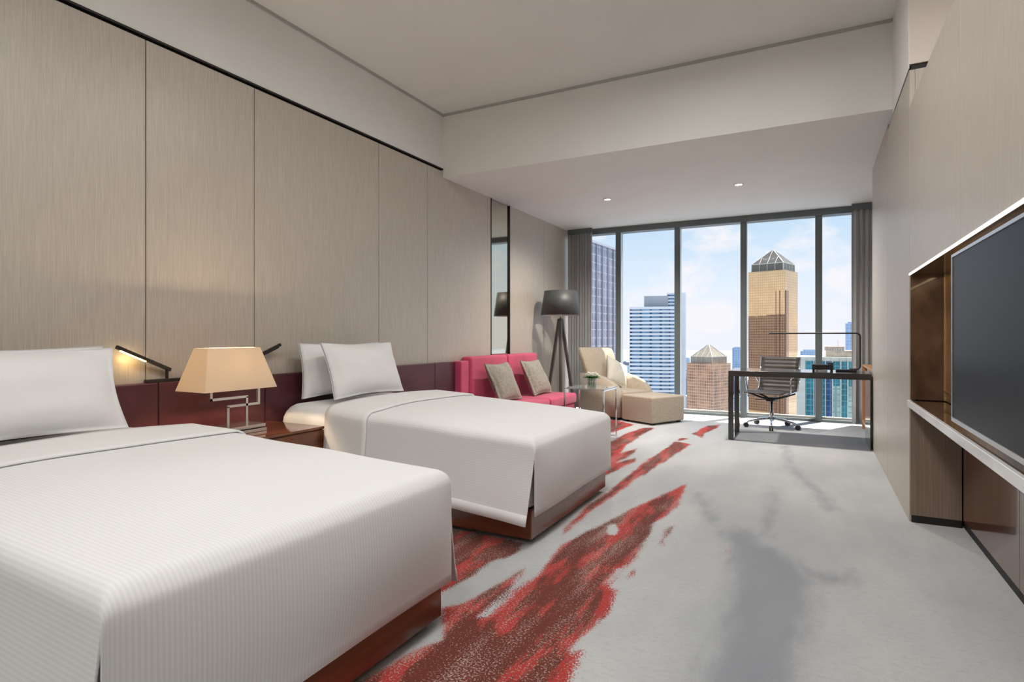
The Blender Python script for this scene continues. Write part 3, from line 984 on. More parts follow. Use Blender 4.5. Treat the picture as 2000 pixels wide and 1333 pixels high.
# ================================================================ sofa
sf = thing('sofa', 'low raspberry pink two seat sofa without arms against the beige wall', 'sofa', (XL, 6.23, 0))
box('side_panel', 0.01, 0.13, -1.02, -0.86, 0.08, 0.862, PINK, sf, 0.015, 3)
for y in (-0.43, 0.43):
    soft_box('backrest', 0.01, 0.155, y - 0.425, y + 0.425, 0.30, 0.905, PINK, sf, 0.035, 0.0, 0.035)
    soft_box('seat_cushion', 0.156, 0.72, y - 0.425, y + 0.425, 0.265, 0.392, SEATPINK, sf, 0.03, 0.006, 0.03)
box('seat_frame', 0.02, 0.69, -0.84, 0.84, 0.10, 0.262, PINK, sf, 0.01, 2)
for x in (0.08, 0.63):
    for y in (-0.78, 0.78):
        box('leg', x - 0.025, x + 0.025, y - 0.025, y + 0.025, 0.0, 0.10, BLACK, sf)
pillow('cushion', 0.52, 0.47, 0.15, (-3.02, 5.77, 0.400), -0.44, 'grey beige throw cushion on the nearer half of the pink sofa', CUSHION, 'cushion', group='throw cushions on the pink sofa', seed=5)
pillow('cushion', 0.52, 0.47, 0.15, (-3.02, 6.64, 0.400), -0.44, 'grey beige throw cushion on the farther half of the pink sofa', CUSHION, 'cushion', group='throw cushions on the pink sofa', seed=6)

# ================================================================ tripod floor lamp
fl = thing('floor_lamp', 'tripod floor lamp with black drum shade beside the curtain', 'lamp', (-3.10, 7.38, 0))
for k, a in enumerate((-66, 54, 174)):
    ar = math.radians(a)
    foot = Vector((0.25 * math.cos(ar), 0.25 * math.sin(ar), 0.0)); top_ = Vector((0.018 * math.cos(ar), 0.018 * math.sin(ar), 1.365))
    tube('leg', [foot, top_], 0.016, WOODLEG, fl, square=True, r_end=0.020)
lathe('hub', [(0.001, 1.33), (0.03, 1.33), (0.03, 1.375), (0.001, 1.375)], BLACK, fl, 20)
lathe('stem', [(0.008, 1.375), (0.008, 1.60)], CHROME, fl, 12)
lathe('shade', [(0.272, 1.418), (0.222, 1.752), (0.218, 1.752), (0.268, 1.418)], LAMP_BLACK, fl, 48, close=True)
lathe('shade_lining', [(0.2675, 1.420), (0.2175, 1.750), (0.2165, 1.750), (0.2665, 1.420)], LAMP_INNER, fl, 48, close=True)
lathe('bulb', [(0.002, 1.60), (0.03, 1.63), (0.03, 1.66), (0.002, 1.69)], PETAL, fl, 16)

# ================================================================ lounge chair and ottoman
ROT = math.radians(-28)
ex, ey = Vector((math.cos(ROT), math.sin(ROT))), Vector((-math.sin(ROT), math.cos(ROT)))
near = Vector((-1.80, 7.26))
oc = near + ey * 0.31 - ex * 0.275
ot = thing('ottoman', 'square oatmeal ottoman pushed against the lounge chair', 'ottoman', (oc.x, oc.y, 0), ROT)
soft_box('upholstery', -0.275, 0.275, -0.31, 0.31, 0.025, 0.355, BEIGE, ot, 0.022, 0.012, 0.03)
for sx in (-1, 1):
    for sy in (-1, 1):
        box('foot', sx * 0.22 - 0.02, sx * 0.22 + 0.02, sy * 0.25 - 0.02, sy * 0.25 + 0.02, 0.0, 0.025, BLACK, ot)
cc = oc - ex * (0.275 + 0.012 + 0.36)
ac = thing('lounge_chair', 'high backed oatmeal lounge chair with sloping arms by the window', 'armchair', (cc.x, cc.y, 0), ROT)
# local x: forward, y: sideways
soft_box('seat', -0.28, 0.355, -0.235, 0.235, 0.10, 0.385, BEIGE, ac, 0.04, 0.015, 0.03)
arm_poly = [(-0.40, 0.04), (0.345, 0.04), (0.355, 0.30), (0.335, 0.37), (0.28, 0.44), (0.18, 0.505), (0.04, 0.555), (-0.12, 0.585), (-0.28, 0.60), (-0.42, 0.60)]
for s in (-1, 1):
    prism_xz('arm', arm_poly, s * 0.29 - 0.052, s * 0.29 + 0.052, BEIGE, ac, 0.022, 3, True)
secs = []
for i in range(13):
    k = i / 12
    z = 0.30 + (0.965 - 0.30) * k
    hw = 0.245 + 0.085 * math.sin(k * 1.45) - (0.02 if i == 12 else 0.008 if i == 11 else 0)
    th_ = 0.085 - 0.03 * k - (0.03 if i == 12 else 0.010 if i == 11 else 0)
    secs.append((-0.27 - 0.20 * k ** 1.25, 0, z, th_, hw, 5))
loft('backrest', secs, BEIGE, ac, 40)
box('plinth', -0.36, 0.30, -0.28, 0.28, 0.0, 0.04, BLACK, ac)
sp = Vector((cc.x, cc.y)) + ex * (-0.06) + ey * 0.03
pillow('cushion', 0.42, 0.42, 0.14, (sp.x + .02, sp.y - .01, 0.42), -0.40, 'ivory square cushion propped on one corner in the lounge chair', CUSHION_W, 'cushion', rz=ROT + 0.15, roll=-0.45, seed=7)

# ================================================================ side table, vase, flowers
stb = thing('side_table', 'small square smoked glass side table on thin chrome legs', 'side table', (-2.205, 6.12, 0))
box('glass_top', -0.23, 0.23, -0.23, 0.23, 0.552, 0.562, TABLE_GLASS, stb, 0.002, 1)
for y in (-0.222, 0.222):
    fr_ = tube('leg_frame', [(0.222, y, 0.55), (0.222, y, 0.008), (-0.222, y, 0.008), (-0.222, y, 0.55)], 0.007, CHROME, stb, square=True)
for x in (-0.222, 0.222):
    box('top_rail', x - 0.006, x + 0.006, -0.222, 0.222, 0.539, 0.5515, CHROME, stb)
va = thing('glass_vase', 'clear glass cylinder vase on the side table', 'vase', (-2.16, 6.02, 0.562))
lathe('vase_wall', [(0.050, 0.0), (0.054, 0.11), (0.051, 0.11), (0.047, 0.010), (0.001, 0.010), (0.001, 0.0)], VASE_GLASS, va, 28)
lathe('water', [(0.001, 0.012), (0.045, 0.012), (0.047, 0.055), (0.001, 0.055)], thin_glass('water', (0.86, 0.92, 0.90), 0.06), va, 24)
bq = thing('flower_bouquet', 'low posy of white blooms and green leaves in the glass vase', 'flowers', (-2.16, 6.02, 0.575))
def petal_mesh(nm, c, d, up, ln, wd, material, curl=0.4):
    d = d.normalized(); sd = d.cross(up).normalized(); upn = sd.cross(d)
    rows = []
    for i in range(7):
        k = i / 6
        w = wd * math.sin(math.pi * (0.08 + 0.86 * k)) ** 0.8
        row = []
        for j in range(5):
            q = -1 + j / 2
            p = c + d * ln * k + sd * w * q + upn * (curl * ln * (-(k ** 2) * .6) + 0.25 * w * q * q)
            row.append(tuple(p))
        rows.append(row)
    return grid_mesh(nm, rows, material, bq, True, 0.0012)
for k in range(12):
    a = k * 0.5236 + 0.2
    petal_mesh('leaf', Vector((0.025 * math.cos(a), 0.025 * math.sin(a), 0.090)), Vector((math.cos(a), math.sin(a), 0.30 + 0.5 * (k % 3) / 2)), Vector((0, 0, 1)), 0.075, 0.030, LEAF)
for k, (fx, fy, fz) in enumerate(((0.012, -0.035, 0.108), (-0.030, -0.008, 0.112), (0.030, 0.015, 0.114))):
    hd = lathe('flower_head', [(0.002, fz - 0.01), (0.012, fz), (0.015, fz + 0.014), (0.004, fz + 0.026)], PETAL, bq, 10, fx, fy)
    for q in range(9):
        a = q * 2.0944 + k + (q // 3) * 0.7
        p = petal_mesh('petal', Vector((fx, fy, fz)), Vector((math.cos(a), math.sin(a), (0.7, 1.5, 3.2)[q // 3])), Vector((0, 0, 1)), 0.052, 0.027, PETAL, 0.7 if q < 6 else 0.2)
        p.parent = hd
    tube('stem', [(fx * .5, fy * .5, 0.004), (fx, fy, fz)], 0.003, STEM, bq, 6)

# ================================================================ desk group
dk = thing('desk', 'dark lacquered writing desk with slim slab legs in front of the window', 'desk', (-0.165, 7.0, 0))
box('desk_top', -0.665, 0.665, -0.315, 0.315, 0.695, 0.755, DESK, dk, 0.003, 1)
for y in (-0.283, 0.275):
    box('leg', -0.665, -0.613, y - 0.03, y + 0.03, 0.0, 0.695, DESK, dk, 0.002, 1)
box('floor_rail', -0.663, -0.615, -0.253, 0.245, 0.0, 0.014, CHROME, dk)
box('end_panel', 0.655, 0.665, -0.31, 0.31, 0.0, 0.695, DESK, dk, 0.001, 1)
# desk lamp
dl = thing('desk_lamp', 'thin black desk lamp with long horizontal arm on the desk', 'lamp', (0.355, 7.08, 0.755))
box('base', -0.15, 0.04, -0.055, 0.055, 0.0, 0.022, BLACK, dl, 0.004, 2)
tube('arm', fillet([(-0.02, 0, 0.026), (0.075, 0, 0.026), (0.075, 0, 0.405), (-0.60, -0.02, 0.405)], 0.045, 8), 0.0085, BLACK, dl, 10)
box('lamp_head', -0.80, -0.50, -0.036, -0.006, 0.397, 0.413, BLACK, dl, 0.003, 1)
# desk organiser and telephone
og = thing('desk_organiser', 'small black desk organiser box with a drawer on the desk', 'organiser', (0.08, 7.05, 0.755))
box('box_body', -0.10, 0.10, -0.07, 0.07, 0.018, 0.072, BLACK, og, 0.004, 2)
for x in (-0.085, 0.085):
    box('foot', x - 0.012, x + 0.012, -0.06, 0.06, 0.0, 0.018, BLACK, og)
box('drawer_front', -0.06, 0.06, -0.074, -0.07, 0.026, 0.060, mat('black gloss', (0.02, 0.02, 0.021), 0.15, var=0.1), og)
box('tray', -0.045, 0.045, -0.05, 0.05, 0.0, 0.014, CHROME, og, 0.002, 1)
tp = tag(box('tissue_cube', 0.045, 0.10, -0.03, 0.03, 0.0, 0.022, mat('slate plastic', (0.05, 0.07, 0.075), 0.4, var=0.1), None, 0.004, 2), 'small dark tray sitting on top of the black desk organiser', 'tray')
tp.location = (0.08, 7.05, 0.8275)

# office chair
FACE = math.atan2(-0.954, -0.30)
oc2 = thing('office_chair', 'grey ribbed leather office chair on a five star chrome base behind the desk', 'chair', (-0.465, 7.83, 0), FACE)
def ribbed(nm, prof, w, ribs, th):
    """channelled sling: prof is the side curve (x,z)"""
    pts = [Vector((p[0], 0, p[1])) for p in prof]
    # resample
    L = [0]
    for a, b in zip(pts[:-1], pts[1:]):
        L.append(L[-1] + (b - a).length)
    m_ = ribs * 6
    rows_f, rows_b = [], []
    for i in range(m_ + 1):
        s = L[-1] * i / m_
        k = max(j for j in range(len(L)) if L[j] <= s + 1e-9)
        k = min(k, len(pts) - 2)
        f = (s - L[k]) / (L[k + 1] - L[k])
        p = pts[k].lerp(pts[k + 1], f)
        tdir = (pts[k + 1] - pts[k]).normalized()
        nr = Vector((-tdir.z, 0, tdir.x))
        bulge = th * (0.35 + 0.65 * abs(math.sin(math.pi * i / 6)))
        rows_f.append([tuple(p + nr * (bulge * (1 - 0.5 * (q / 4) ** 8)) + Vector((0, w / 2 * q / 4, 0))) for q in range(-4, 5)])
        rows_b.append([tuple(p - nr * (bulge * (1 - 0.5 * (q / 4) ** 8)) + Vector((0, w / 2 * q / 4, 0))) for q in range(-4, 5)])
    verts = [p for r in rows_f for p in r] + [p for r in rows_b for p in r]
    c = 9; n_ = m_ + 1; o_ = c * n_
    faces = []
    for i in range(m_):
        for j in range(c - 1):
            a = i * c + j
            faces.append((a, a + 1, a + c + 1, a + c)); faces.append((o_ + a, o_ + a + c, o_ + a + c + 1, o_ + a + 1))
        faces.append((i * c, (i + 1) * c, o_ + (i + 1) * c, o_ + i * c))
        faces.append((i * c + c - 1, o_ + i * c + c - 1, o_ + (i + 1) * c + c - 1, (i + 1) * c + c - 1))
    for j in range(c - 1):
        faces.append((j, o_ + j, o_ + j + 1, j + 1)); e0 = m_ * c
        faces.append((e0 + j, e0 + j + 1, o_ + e0 + j + 1, o_ + e0 + j))
    return mesh_obj(nm, verts, faces, CHAIR_LEATHER, oc2, True)
seat_p = [(0.27, 0.435), (0.22, 0.452), (0.10, 0.452), (-0.05, 0.440), (-0.16, 0.436)]
back_p = [(-0.165, 0.445), (-0.205, 0.475), (-0.225, 0.55), (-0.235, 0.65), (-0.25, 0.75), (-0.285, 0.865)]
ribbed('seat', seat_p, 0.46, 8, 0.012)
ribbed('backrest', back_p, 0.46, 9, 0.012)
for s in (-1, 1):
    y = s * 0.238
    tube('side_frame', fillet([(0.275, y, 0.432), (-0.05, y, 0.436), (-0.19, y, 0.445), (-0.225, y, 0.56), (-0.29, y, 0.87)], 0.05), 0.009, CHROME, oc2, 8)
    tube('armrest', fillet([(0.10, s * 0.255, 0.43), (0.13, s * 0.275, 0.63), (-0.16, s * 0.275, 0.645), (-0.215, s * 0.25, 0.54)], 0.05), 0.010, CHROME, oc2, 8)
tube('back_bar', [(-0.232, -0.24, 0.60), (-0.245, -0.12, 0.60), (-0.245, 0.12, 0.60), (-0.232, 0.24, 0.60)], 0.009, CHROME, oc2, 8)
for s in (-1, 1):
    tube('under_bar', fillet([(0.0, 0, 0.345), (0.07 * s, 0.10 * s, 0.37), (0.05 * s, 0.238 * s, 0.425)], 0.04), 0.012, BLACK, oc2, 8)
    tube('under_bar', fillet([(0.0, 0, 0.345), (-0.07 * s, 0.10 * s, 0.37), (-0.12 * s, 0.238 * s, 0.425)], 0.04), 0.012, BLACK, oc2, 8)
box('tilt_mechanism', -0.09, 0.08, -0.045, 0.045, 0.325, 0.375, BLACK, oc2, 0.01, 2)
tube('lever', [(0.02, -0.05, 0.345), (0.03, -0.19, 0.335)], 0.006, BLACK, oc2, 6)
lathe('gas_column', [(0.026, 0.085), (0.026, 0.20), (0.016, 0.205), (0.016, 0.33)], CHROME, oc2, 16)
for k in range(5):
    a = math.radians(72 * k + 20)
    dx, dy = math.cos(a), math.sin(a)
    tube('base_leg', fillet([(0.01 * dx, 0.01 * dy, 0.115), (0.14 * dx, 0.14 * dy, 0.10), (0.275 * dx, 0.275 * dy, 0.075), (0.30 * dx, 0.30 * dy, 0.045)], 0.03), 0.014, CHROME, oc2, 8, r_end=0.010)
    for s in (-1, 1):
        bm = bmesh.new()
        bmesh.ops.create_cone(bm, cap_ends=True, segments=16, radius1=0.028, radius2=0.028, depth=0.018)
        rot = Matrix.Rotation(math.pi / 2, 4, 'X')
        off = Vector((-dy, dx, 0)) * 0.013 * s
        bmesh.ops.transform(bm, matrix=Matrix.Translation(Vector((0.305 * dx, 0.305 * dy, 0.028)) + off) @ Matrix.Rotation(a, 4, 'Z') @ rot, verts=bm.verts[:])
        bm_obj('caster', bm, RUBBER, oc2)

# low cabinet by the window, beyond the wall end
lc = thing('low_cabinet', 'low cabinet with orange oak open niche beside the right curtain', 'cabinet', (0.52, 7.55, 0))
box('cabinet_top', 0.0, 0.46, -0.75, 0.70, 0.765, 0.785, ORANGE_WOOD, lc, 0.003, 1)
box('front_panel', 0.0, 0.02, -0.75, -0.12, 0.0, 0.764, GREY_PANEL, lc, 0.002, 1)
box('back_panel', 0.42, 0.46, -0.75, 0.70, 0.0, 0.764, ORANGE_WOOD, lc)
box('side_panel', 0.0, 0.42, 0.66, 0.70, 0.0, 0.764, ORANGE_WOOD, lc)
box('side_panel', 0.0, 0.42, -0.12, -0.09, 0.0, 0.764, ORANGE_WOOD, lc)
box('shelf', 0.0, 0.42, -0.09, 0.66, 0.09, 0.12, ORANGE_WOOD, lc)
box('shelf', 0.03, 0.42, -0.09, 0.66, 0.42, 0.44, BURL, lc)

# ================================================================ curtains
def curtain(x0, x1, y, label, folds, seed):
    t = thing('curtain', label, 'curtain', ((x0 + x1) / 2, y, 0.02), group='grey curtains beside the window')
    rows = []
    n = folds * 12
    for k in range(15):
        z = 2.70 * k / 14
        row = []
        for i in range(n + 1):
            s = i / n
            am = 0.032 * (0.75 + 0.25 * math.sin(i * 0.7 + seed))
            ph = s * folds * 2 * math.pi + 0.5 * math.sin(z * 0.8 + s * 9 + seed) * (1 - z / 2.8)
            x = (x0 - x1) / 2 + (x1 - x0) * s
            row.append((x + 0.008 * math.sin(ph * 2), am * math.sin(ph), z))
        rows.append(row)
    grid_mesh('cloth', rows, CURTAIN, t, True, 0.003)
    box('track', (x0 - x1) / 2, (x1 - x0) / 2, -0.012, 0.012, 2.70, 2.778, FRAME, t)
curtain(-3.43, -3.03, 8.47, 'grey pleated curtain drawn back in the left window corner', 9, 1.0)
curtain(0.42, 0.98, 8.46, 'grey pleated curtain drawn back behind the desk lamp', 9, 2.0)

# ================================================================ television niche
tn = thing('television_niche', 'bronze burl and gold lined wall niche around the television', 'niche', (XR, 0, 0))
box('back_panel', 0.175, 0.185, -1.2, 4.236, 0.745, 1.505, GOLD_PANEL, tn)
box('side_panel', 0.005, 0.184, 4.237, 4.2465, 0.745, 1.505, BURL, tn)
box('ceiling_panel', 0.005, 0.186, -1.2, 4.236, 1.502, 1.510, BURL, tn)
box('corner_bead', 0.168, 0.175, 4.229, 4.236, 0.745, 1.50, mat('brass bead', (0.62, 0.42, 0.22), 0.3, 0.8, var=0.05), tn)
box('corner_bead', 0.168, 0.175, -1.2, 4.228, 0.80, 0.806, MATS['brass bead'], tn)
sh = thing('niche_shelf', 'long shelf with white marble edge under the television', 'shelf', (XR, 0, 0))
box('shelf_top', 0.006, 0.27, -1.2, 4.2475, 0.706, 0.740, mat('polished bronze shelf top', (0.10, 0.060, 0.034), 0.07, col2=(0.17, 0.105, 0.06), scale=(9, 9, 5), coat=0.8, detail=6), sh)
box('marble_edge', -0.012, 0.005, -1.2, 4.2475, 0.702, 0.743, MARBLE, sh, 0.002, 1)

cb = thing('media_cabinet', 'glossy reddish walnut low cabinet under the marble shelf', 'cabinet', (XR + 0.255, 0, 0))
yj = [-1.2, 0.0, 1.05, 2.10, 3.16, 4.20]
for a, b in zip(yj[:-1], yj[1:]):
    box('door', 0.0, 0.02, a + 0.0015, b - 0.0015, 0.055, 0.698, CABINET, cb, 0.0015, 1)
box('plinth', 0.012, 0.028, -1.2, 4.235, 0.0, 0.054, BLACK_GAP, cb)
ep = thing('end_cheek', 'taupe veneer end cheek below the marble shelf', 'panel', (XR, 4.237, 0))
box('veneer', 0.004, 0.254, -0.004, 0.010, 0.045, 0.699, TAUPE, ep)
box('plinth', 0.010, 0.254, -0.002, 0.010, 0.0, 0.045, BLACK_GAP, ep)
tv = thing('television', 'large flat black television with silver frame in the right niche', 'television', (0.555, 2.47, 0.765), math.radians(0))
TW, THH = 0.625, 0.715
box('screen', -0.026, -0.018, -TW + .012, TW - .012, 0.018, THH - .012, SCREEN, tv)
boxes('frame', [(-0.030, 0.012, -TW, TW, THH - .012, THH), (-0.030, 0.012, -TW, TW, 0.0, 0.018), (-0.030, 0.012, -TW, -TW + .012, 0.018, THH - .012), (-0.030, 0.012, TW - .012, TW, 0.018, THH - .012)], SILVER, tv)
box('back_shell', -0.018, 0.040, -TW + .02, TW - .02, 0.03, THH - .03, BLACK, tv, 0.008, 2)
box('wall_bracket', 0.040, 0.134, -0.12, 0.12, 0.24, 0.46, BLACK, tv)
lamp_light('niche_light', 'AREA', (0.655, 2.4, 1.49), 1.6, (1.0, 0.72, 0.42), None, 0.1)
bpy.data.lights['niche_light'].shape = 'RECTANGLE'
bpy.data.lights['niche_light'].size = 0.03
bpy.data.lights['niche_light'].size_y = 3.4

# ================================================================ city beyond the window
GZ = -115.0
gm_ = mat('hazy city ground', (0.20, 0.23, 0.27), 0.9, col2=(0.30, 0.33, 0.37), scale=(0.03, 0.03, 0.03), detail=8)  # bluish aerial haze is put into the ground colour
struct(mesh_obj('ground', [(-3500, 15, GZ), (2500, 15, GZ), (2500, 5000, GZ), (-3500, 5000, GZ)], [(0, 1, 2, 3)], gm_), 'hazy city ground far below')

GOLD = facade('gold mirror glass', (0.90, 0.60, 0.33), (0.62, 0.40, 0.21), 1.3, 1.75, 0.13, 0.025, 0.95, 0.10)
BROWN_REFL = facade('glass with painted brown reflection', (0.46, 0.25, 0.15), (0.78, 0.58, 0.42), 1.9, 2.3, 0.16, 0.12, 0.45, 0.5)  # brown reflection painted into the glass colour
PYR = facade('bronze roof glass', (0.16, 0.145, 0.12), (0.22, 0.20, 0.17), 2.2, 2.2, 0.08, 0.2, 0.4, 0.15)
PYR2 = facade('pale bronze roof glass', (0.36, 0.31, 0.24), (0.42, 0.38, 0.31), 2.2, 2.2, 0.08, 0.3, 0.3, 0.15)
RIBW = mat('pale roof ribs', (0.62, 0.58, 0.50), 0.5, var=0.05)
DARKT = facade('violet grey curtain wall', (0.27, 0.28, 0.36), (0.50, 0.49, 0.56), 3.2, 3.6, 0.22, 0.16, 0.4, 0.35, 0.12)
BLUEG = facade('blue strip glazing', (0.15, 0.29, 0.45), (0.045, 0.075, 0.13), 9.0, 3.5, 0.24, 0.10, 0.5, 0.35, 0.0)
WHITEC = mat('white concrete', (0.93, 0.94, 0.95), 0.7, var=0.03, scale=(.1, .1, .1))
GREYC = mat('pale grey concrete', (0.55, 0.56, 0.60), 0.8, var=0.05, scale=(.1, .1, .1))
CREAM = mat('cream cladding', (0.66, 0.66, 0.56), 0.7, var=0.08, scale=(.1, .1, .3))
TEAL = facade('teal glazing', (0.035, 0.19, 0.25), (0.12, 0.33, 0.37), 2.4, 3.2, 0.14, 0.10, 0.45, 0.5)
NAVY = facade('navy glazing', (0.03, 0.085, 0.20), (0.10, 0.20, 0.34), 2.4, 3.2, 0.14, 0.10, 0.45, 0.4)
MINT = facade('pale mint panels', (0.42, 0.56, 0.48), (0.26, 0.38, 0.36), 4.8, 3.2, 0.22, 0.4, 0.1, 0.3)
HAZEB = facade('haze tinted blue glass', (0.32, 0.48, 0.68), (0.50, 0.62, 0.78), 5, 5, 0.2, 0.25, 0.3, 0.2)  # distance haze painted in as a bluish tint
HAZEB2 = facade('haze tinted light blue glass', (0.44, 0.56, 0.72), (0.60, 0.69, 0.81), 5, 5, 0.2, 0.3, 0.2, 0.2)  # paler tint, again with distance haze painted in
BRICK = facade('brown office grid', (0.06, 0.07, 0.12), (0.24, 0.205, 0.235), 4.5, 4.0, 0.3, 0.5, 0.0, 0.6, 0.36)

def zat(t, py):
    return EYE + t * (HORIZON - py) / F

def pos(px, t):
    a = ray(px)
    return Vector((a[0] * t, a[1] * t, 0))

def pyramid_tower(label, px_corner, t, ang, side, z_top, zp, za, body_mat, roof_mat, px_inset, slots=False):
    c = pos(px_corner, t)
    o = thing('pyramid_tower', label, 'building', (c.x, c.y, GZ), math.radians(ang))
    h = z_top - GZ
    box('tower_body', 0, side, 0, side, 0, h, body_mat, o)
    a = px_inset
    box('lantern_storey', a, side - a, a, side - a, h, zp - GZ, roof_mat, o)
    m_ = side / 2
    zb, zt = zp - GZ, za - GZ
    mesh_obj('pyramid_roof', [(a, a, zb), (side - a, a, zb), (side - a, side - a, zb), (a, side - a, zb), (m_, m_, zt)],
             [(0, 1, 4), (1, 2, 4), (2, 3, 4), (3, 0, 4), (3, 2, 1, 0)], roof_mat, o)
    ap = Vector((m_, m_, zt))
    cor = [Vector((a, a, zb)), Vector((side - a, a, zb)), Vector((side - a, side - a, zb)), Vector((a, side - a, zb))]
    for i in range(4):
        p, q = cor[i], cor[(i + 1) % 4]
        tube('hip_rib', [p, ap], 0.22, RIBW, o, square=True)
        tube('eaves_rib', [p, q], 0.25, RIBW, o, square=True)
        tube('corner_post', [p, Vector((p.x, p.y, h))], 0.25, RIBW, o, square=True)
        for k in range(1, 4):
            f = k / 4
            e_ = p.lerp(q, f)
            lim = 2 * min(f, 1 - f)
            mid = (p + q) / 2
            tube('roof_rib', [e_, e_ + (ap - mid) * lim], 0.14, RIBW, o, square=True)
            tube('storey_post', [e_, Vector((e_.x, e_.y, h))], 0.14, RIBW, o, square=True)
    if slots:
        dark = mat('dark bronze slot', (0.16, 0.075, 0.035), 0.3, 0.5, var=0.1)
        for (y0_, y1_) in ((3.0, 3.5), (5.6, 5.9)):
            box('facade_slot', -0.12, 0.10, y0_, y1_, 0, h - 13.5, dark, o)
        for (x0_, x1_) in ((0.3, 3.0), (5.2, 6.0)):
            box('facade_slot', x0_, x1_, -0.12, 0.10, 0, h - 13.5, dark, o)
    return o

pyramid_tower('tall gold mirror glass tower with dark pyramid roof', 1533, 380, 72.97, 24.0, 44.85, 50.0, 60.5, GOLD, PYR, 1.6, True)
pyramid_tower('shorter glass tower with painted brown reflection and pale pyramid roof, left of the tall gold one', 1393, 430, 65.17, 23.0, -19.4, -14.6, -5.1, BROWN_REFL, PYR2, 2.2)

# dark tower by the left curtain
p0, p1 = pos(1085, 218), pos(1207, 272)
dv = (p1 - p0)
dt = thing('office_tower', 'dark violet grey glass tower at the left edge of the window', 'building', (p0.x, p0.y, GZ), math.atan2(dv.y, dv.x))
box('tower_body', 0, dv.length, 0, 26, 0, 41.6 - GZ, DARKT, dt)
for k in range(int((dv.length) / 6.4) + 1):
    box('fin', k * 6.4 - 0.18, k * 6.4 + 0.18, -0.5, 0, 0, 41.6 - GZ, mat('silver fin', (0.52, 0.52, 0.58), 0.4, 0.3, var=0.05), dt)
box('parapet', 0, dv.length, -0.6, 0.4, 41.0 - GZ, 42.0 - GZ, mat('silver fin', (0.5, 0.5, 0.55)), dt)

# white banded tower
def footprint(w, dpt, r, n=12):
    pts = [(0, 0)]
    for i in range(n + 1):
        a = -math.pi / 2 + math.pi / 2 * i / n
        pts.append((w - r + r * math.cos(a), r * 1.0 + r * math.sin(a)))
    pts += [(w, dpt), (0, dpt)]
    return pts

def prism_z(bm, pts, z0, z1):
    a = [bm.verts.new((x, y, z0)) for x, y in pts]
    b = [bm.verts.new((x, y, z1)) for x, y in pts]
    bm.faces.new(a[::-1]); bm.faces.new(b)
    n = len(pts)
    for i in range(n):
        bm.faces.new((a[i], a[(i + 1) % n], b[(i + 1) % n], b[i]))

pb = pos(1230, 540)
bt_ = thing('banded_tower', 'white banded tower with blue strip windows and a rounded corner', 'building', (pb.x, pb.y, GZ), TH - math.radians(13))
hb_ = 28.4 - GZ
fp = footprint(45, 32, 15)
bm = bmesh.new(); prism_z(bm, fp, 0, hb_); bm_obj('glazing', bm, BLUEG, bt_)
bm = bmesh.new()
fpo = footprint(45.9, 32, 15.2)
fpo = [(x - 0.45, y - 0.45) for x, y in fpo]
for k in range(42):
    z1_ = hb_ - k * 3.5
    if z1_ < 2:
        break
    th_b = 2.4 if k in (0, 16) else 1.9
    prism_z(bm, fpo, z1_ - th_b, z1_)
bo = bm_obj('floor_bands', bm, WHITEC, bt_); bo['kind'] = 'stuff'
box('plant_room', 13, 35, 8, 24, hb_, hb_ + 10.5, GREYC, bt_)
ps = pos(1303, 575)
rs = thing('slab_tower', 'slim banded slab tower rising behind the white banded tower', 'building', (ps.x, ps.y, GZ), TH - math.radians(17))
hs = 44.0 - GZ
box('glazing', 0, 17.5, 0, 20, 0, hs, BLUEG, rs)
bm = bmesh.new()
for k in range(48):
    z1_ = hs - k * 3.3
    if z1_ < 2:
        break
    bm_box(bm, -0.3, 17.8, -0.4, 20, z1_ - 1.7, z1_)
bo = bm_obj('floor_bands', bm, WHITEC, rs); bo['kind'] = 'stuff'
box('corner_pier', 13.0, 17.9, -0.5, 1.0, 0, hs, WHITEC, rs)

# teal and cream tower by the right curtain
pe = pos(1556, 330)
te = thing('striped_tower', 'teal glass and cream striped tower behind the desk lamp', 'building', (pe.x, pe.y, GZ), TH - math.radians(27))
he = -10.6 - GZ
box('core', 0, 46, 0.6, 26, 0, he, CREAM, te)
strips = [(0.0, 4.4, CREAM), (4.4, 8.5, TEAL), (8.5, 8.9, CREAM), (8.9, 10.2, NAVY), (10.2, 11.0, CREAM), (11.0, 14.2, TEAL), (14.2, 14.6, CREAM), (14.6, 17.6, NAVY), (17.6, 18.0, CREAM), (18.0, 21.7, MINT),
          (21.7, 22.2, CREAM), (22.2, 25.0, TEAL), (25.0, 25.5, CREAM), (25.5, 29.2, MINT), (29.2, 29.8, CREAM), (29.8, 33.4, NAVY), (33.4, 34.2, CREAM), (34.2, 38.0, TEAL), (38.0, 46.0, CREAM)]
for (a, b, m_) in strips:
    top = he - (2.4 if m_ is not CREAM else 0)
    box('facade_strip', a, b, -0.3 if m_ is CREAM else 0.2, 0.6, 0, top, m_, te)
for (a, b) in ((18.3, 21.4), (25.8, 28.9)):
    box('dark_bay', a, b, 0.05, 0.3, he - 16, he - 2.4, TEAL, te)
box('roof_block', 15.0, 28.5, 4, 18, he, he + 3.6, mat('ochre roof block', (0.46, 0.38, 0.30), 0.8, var=0.2, scale=(.4, .4, .4)), te)
box('roof_block', 14.4, 24.0, 6, 16, he + 3.6, he + 5.8, mat('ochre roof block', (0.3, 0.3, 0.3)), te)
tube('mast', [(21, 10, he + 5.8), (21, 10, he + 10.5)], 0.12, GREYC, te, 6)
for k in range(8):
    box('roof_post', 14.8 + k * 1.25, 15.1 + k * 1.25, 4.0, 4.3, he + 3.6, he + 4.9, GREYC, te)

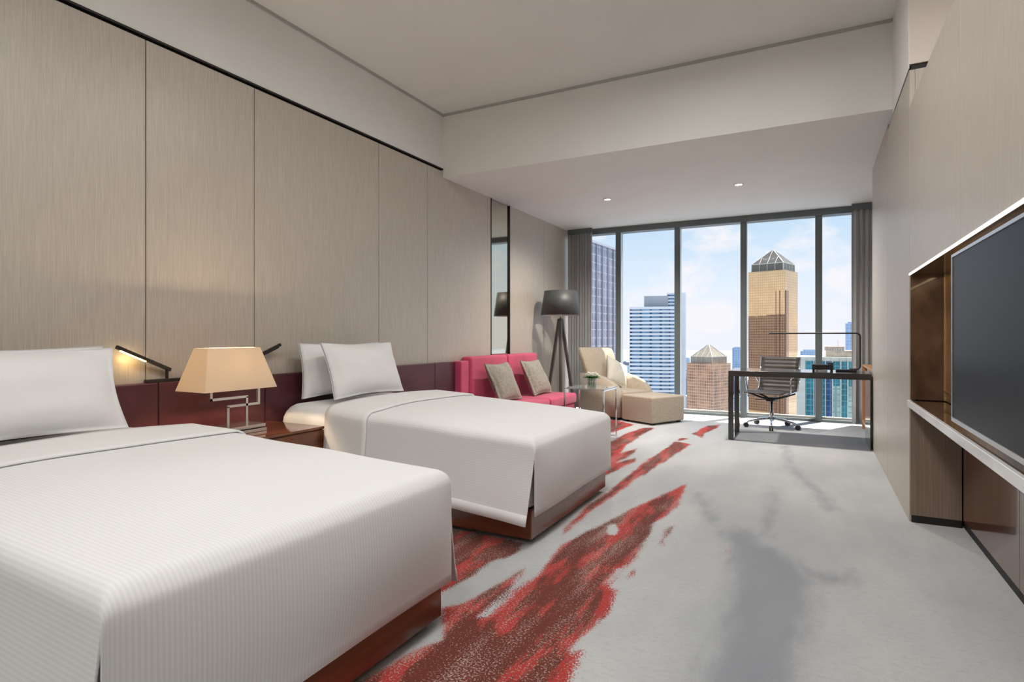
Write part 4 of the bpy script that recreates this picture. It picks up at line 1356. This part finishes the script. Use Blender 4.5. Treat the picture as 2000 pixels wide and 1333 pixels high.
# far towers, aerial haze painted into their blue
def far_tower(px0, px1, t, py_top, m_, label):
    a, b = pos(px0, t), pos(px1, t)
    w = (b - a).length
    o = thing('far_tower', label, 'building', (a.x, a.y, GZ), TH - math.atan((px0 - 1000) / F) - 0.02)
    h = zat(t, py_top) - GZ
    box('tower_body', 0, w, 0, w, 0, h, m_, o)
    box('crown', w * .15, w * .85, w * .15, w * .85, h, h + w * 0.10, m_, o)
far_tower(1651, 1678, 900, 632, HAZEB, 'tall haze tinted blue glass tower beside the right curtain')
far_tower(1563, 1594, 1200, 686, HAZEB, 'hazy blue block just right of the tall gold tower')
far_tower(1430, 1449, 1300, 680, HAZEB, 'slender hazy blue tower right of the shorter pyramid tower')
far_tower(1337, 1347, 1500, 700, HAZEB2, 'small pale far tower just left of the shorter pyramid tower')
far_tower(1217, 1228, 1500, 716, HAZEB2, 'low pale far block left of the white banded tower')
# low blocks far below
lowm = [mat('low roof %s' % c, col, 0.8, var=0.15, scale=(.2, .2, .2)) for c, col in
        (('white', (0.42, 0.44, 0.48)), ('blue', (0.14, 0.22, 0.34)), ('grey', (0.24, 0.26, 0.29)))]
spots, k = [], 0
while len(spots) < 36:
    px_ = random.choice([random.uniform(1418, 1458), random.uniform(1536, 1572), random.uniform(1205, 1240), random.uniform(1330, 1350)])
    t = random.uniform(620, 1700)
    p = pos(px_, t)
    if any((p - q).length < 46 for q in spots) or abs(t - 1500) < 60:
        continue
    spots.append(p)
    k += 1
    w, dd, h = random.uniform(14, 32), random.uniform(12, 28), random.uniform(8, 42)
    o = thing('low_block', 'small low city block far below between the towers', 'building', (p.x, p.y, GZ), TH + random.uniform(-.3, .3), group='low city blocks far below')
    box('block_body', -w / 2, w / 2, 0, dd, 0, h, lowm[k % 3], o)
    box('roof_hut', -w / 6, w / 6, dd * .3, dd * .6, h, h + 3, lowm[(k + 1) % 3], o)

# the block across the street, on our side, that the gold tower mirrors
nb = thing('brown_office_block', 'brown gridded office block mirrored in the gold tower', 'building', (-470, -30, GZ))
box('block_body', 0, 230, 0, 30, 0, 31 - GZ, BRICK, nb)
for k in range(14):
    x = 8 + k * 16
    box('roof_plant', x, x + random.uniform(3, 9), 6, 20, 31 - GZ, 31 - GZ + random.uniform(1.5, 4.5), BRICK, nb)
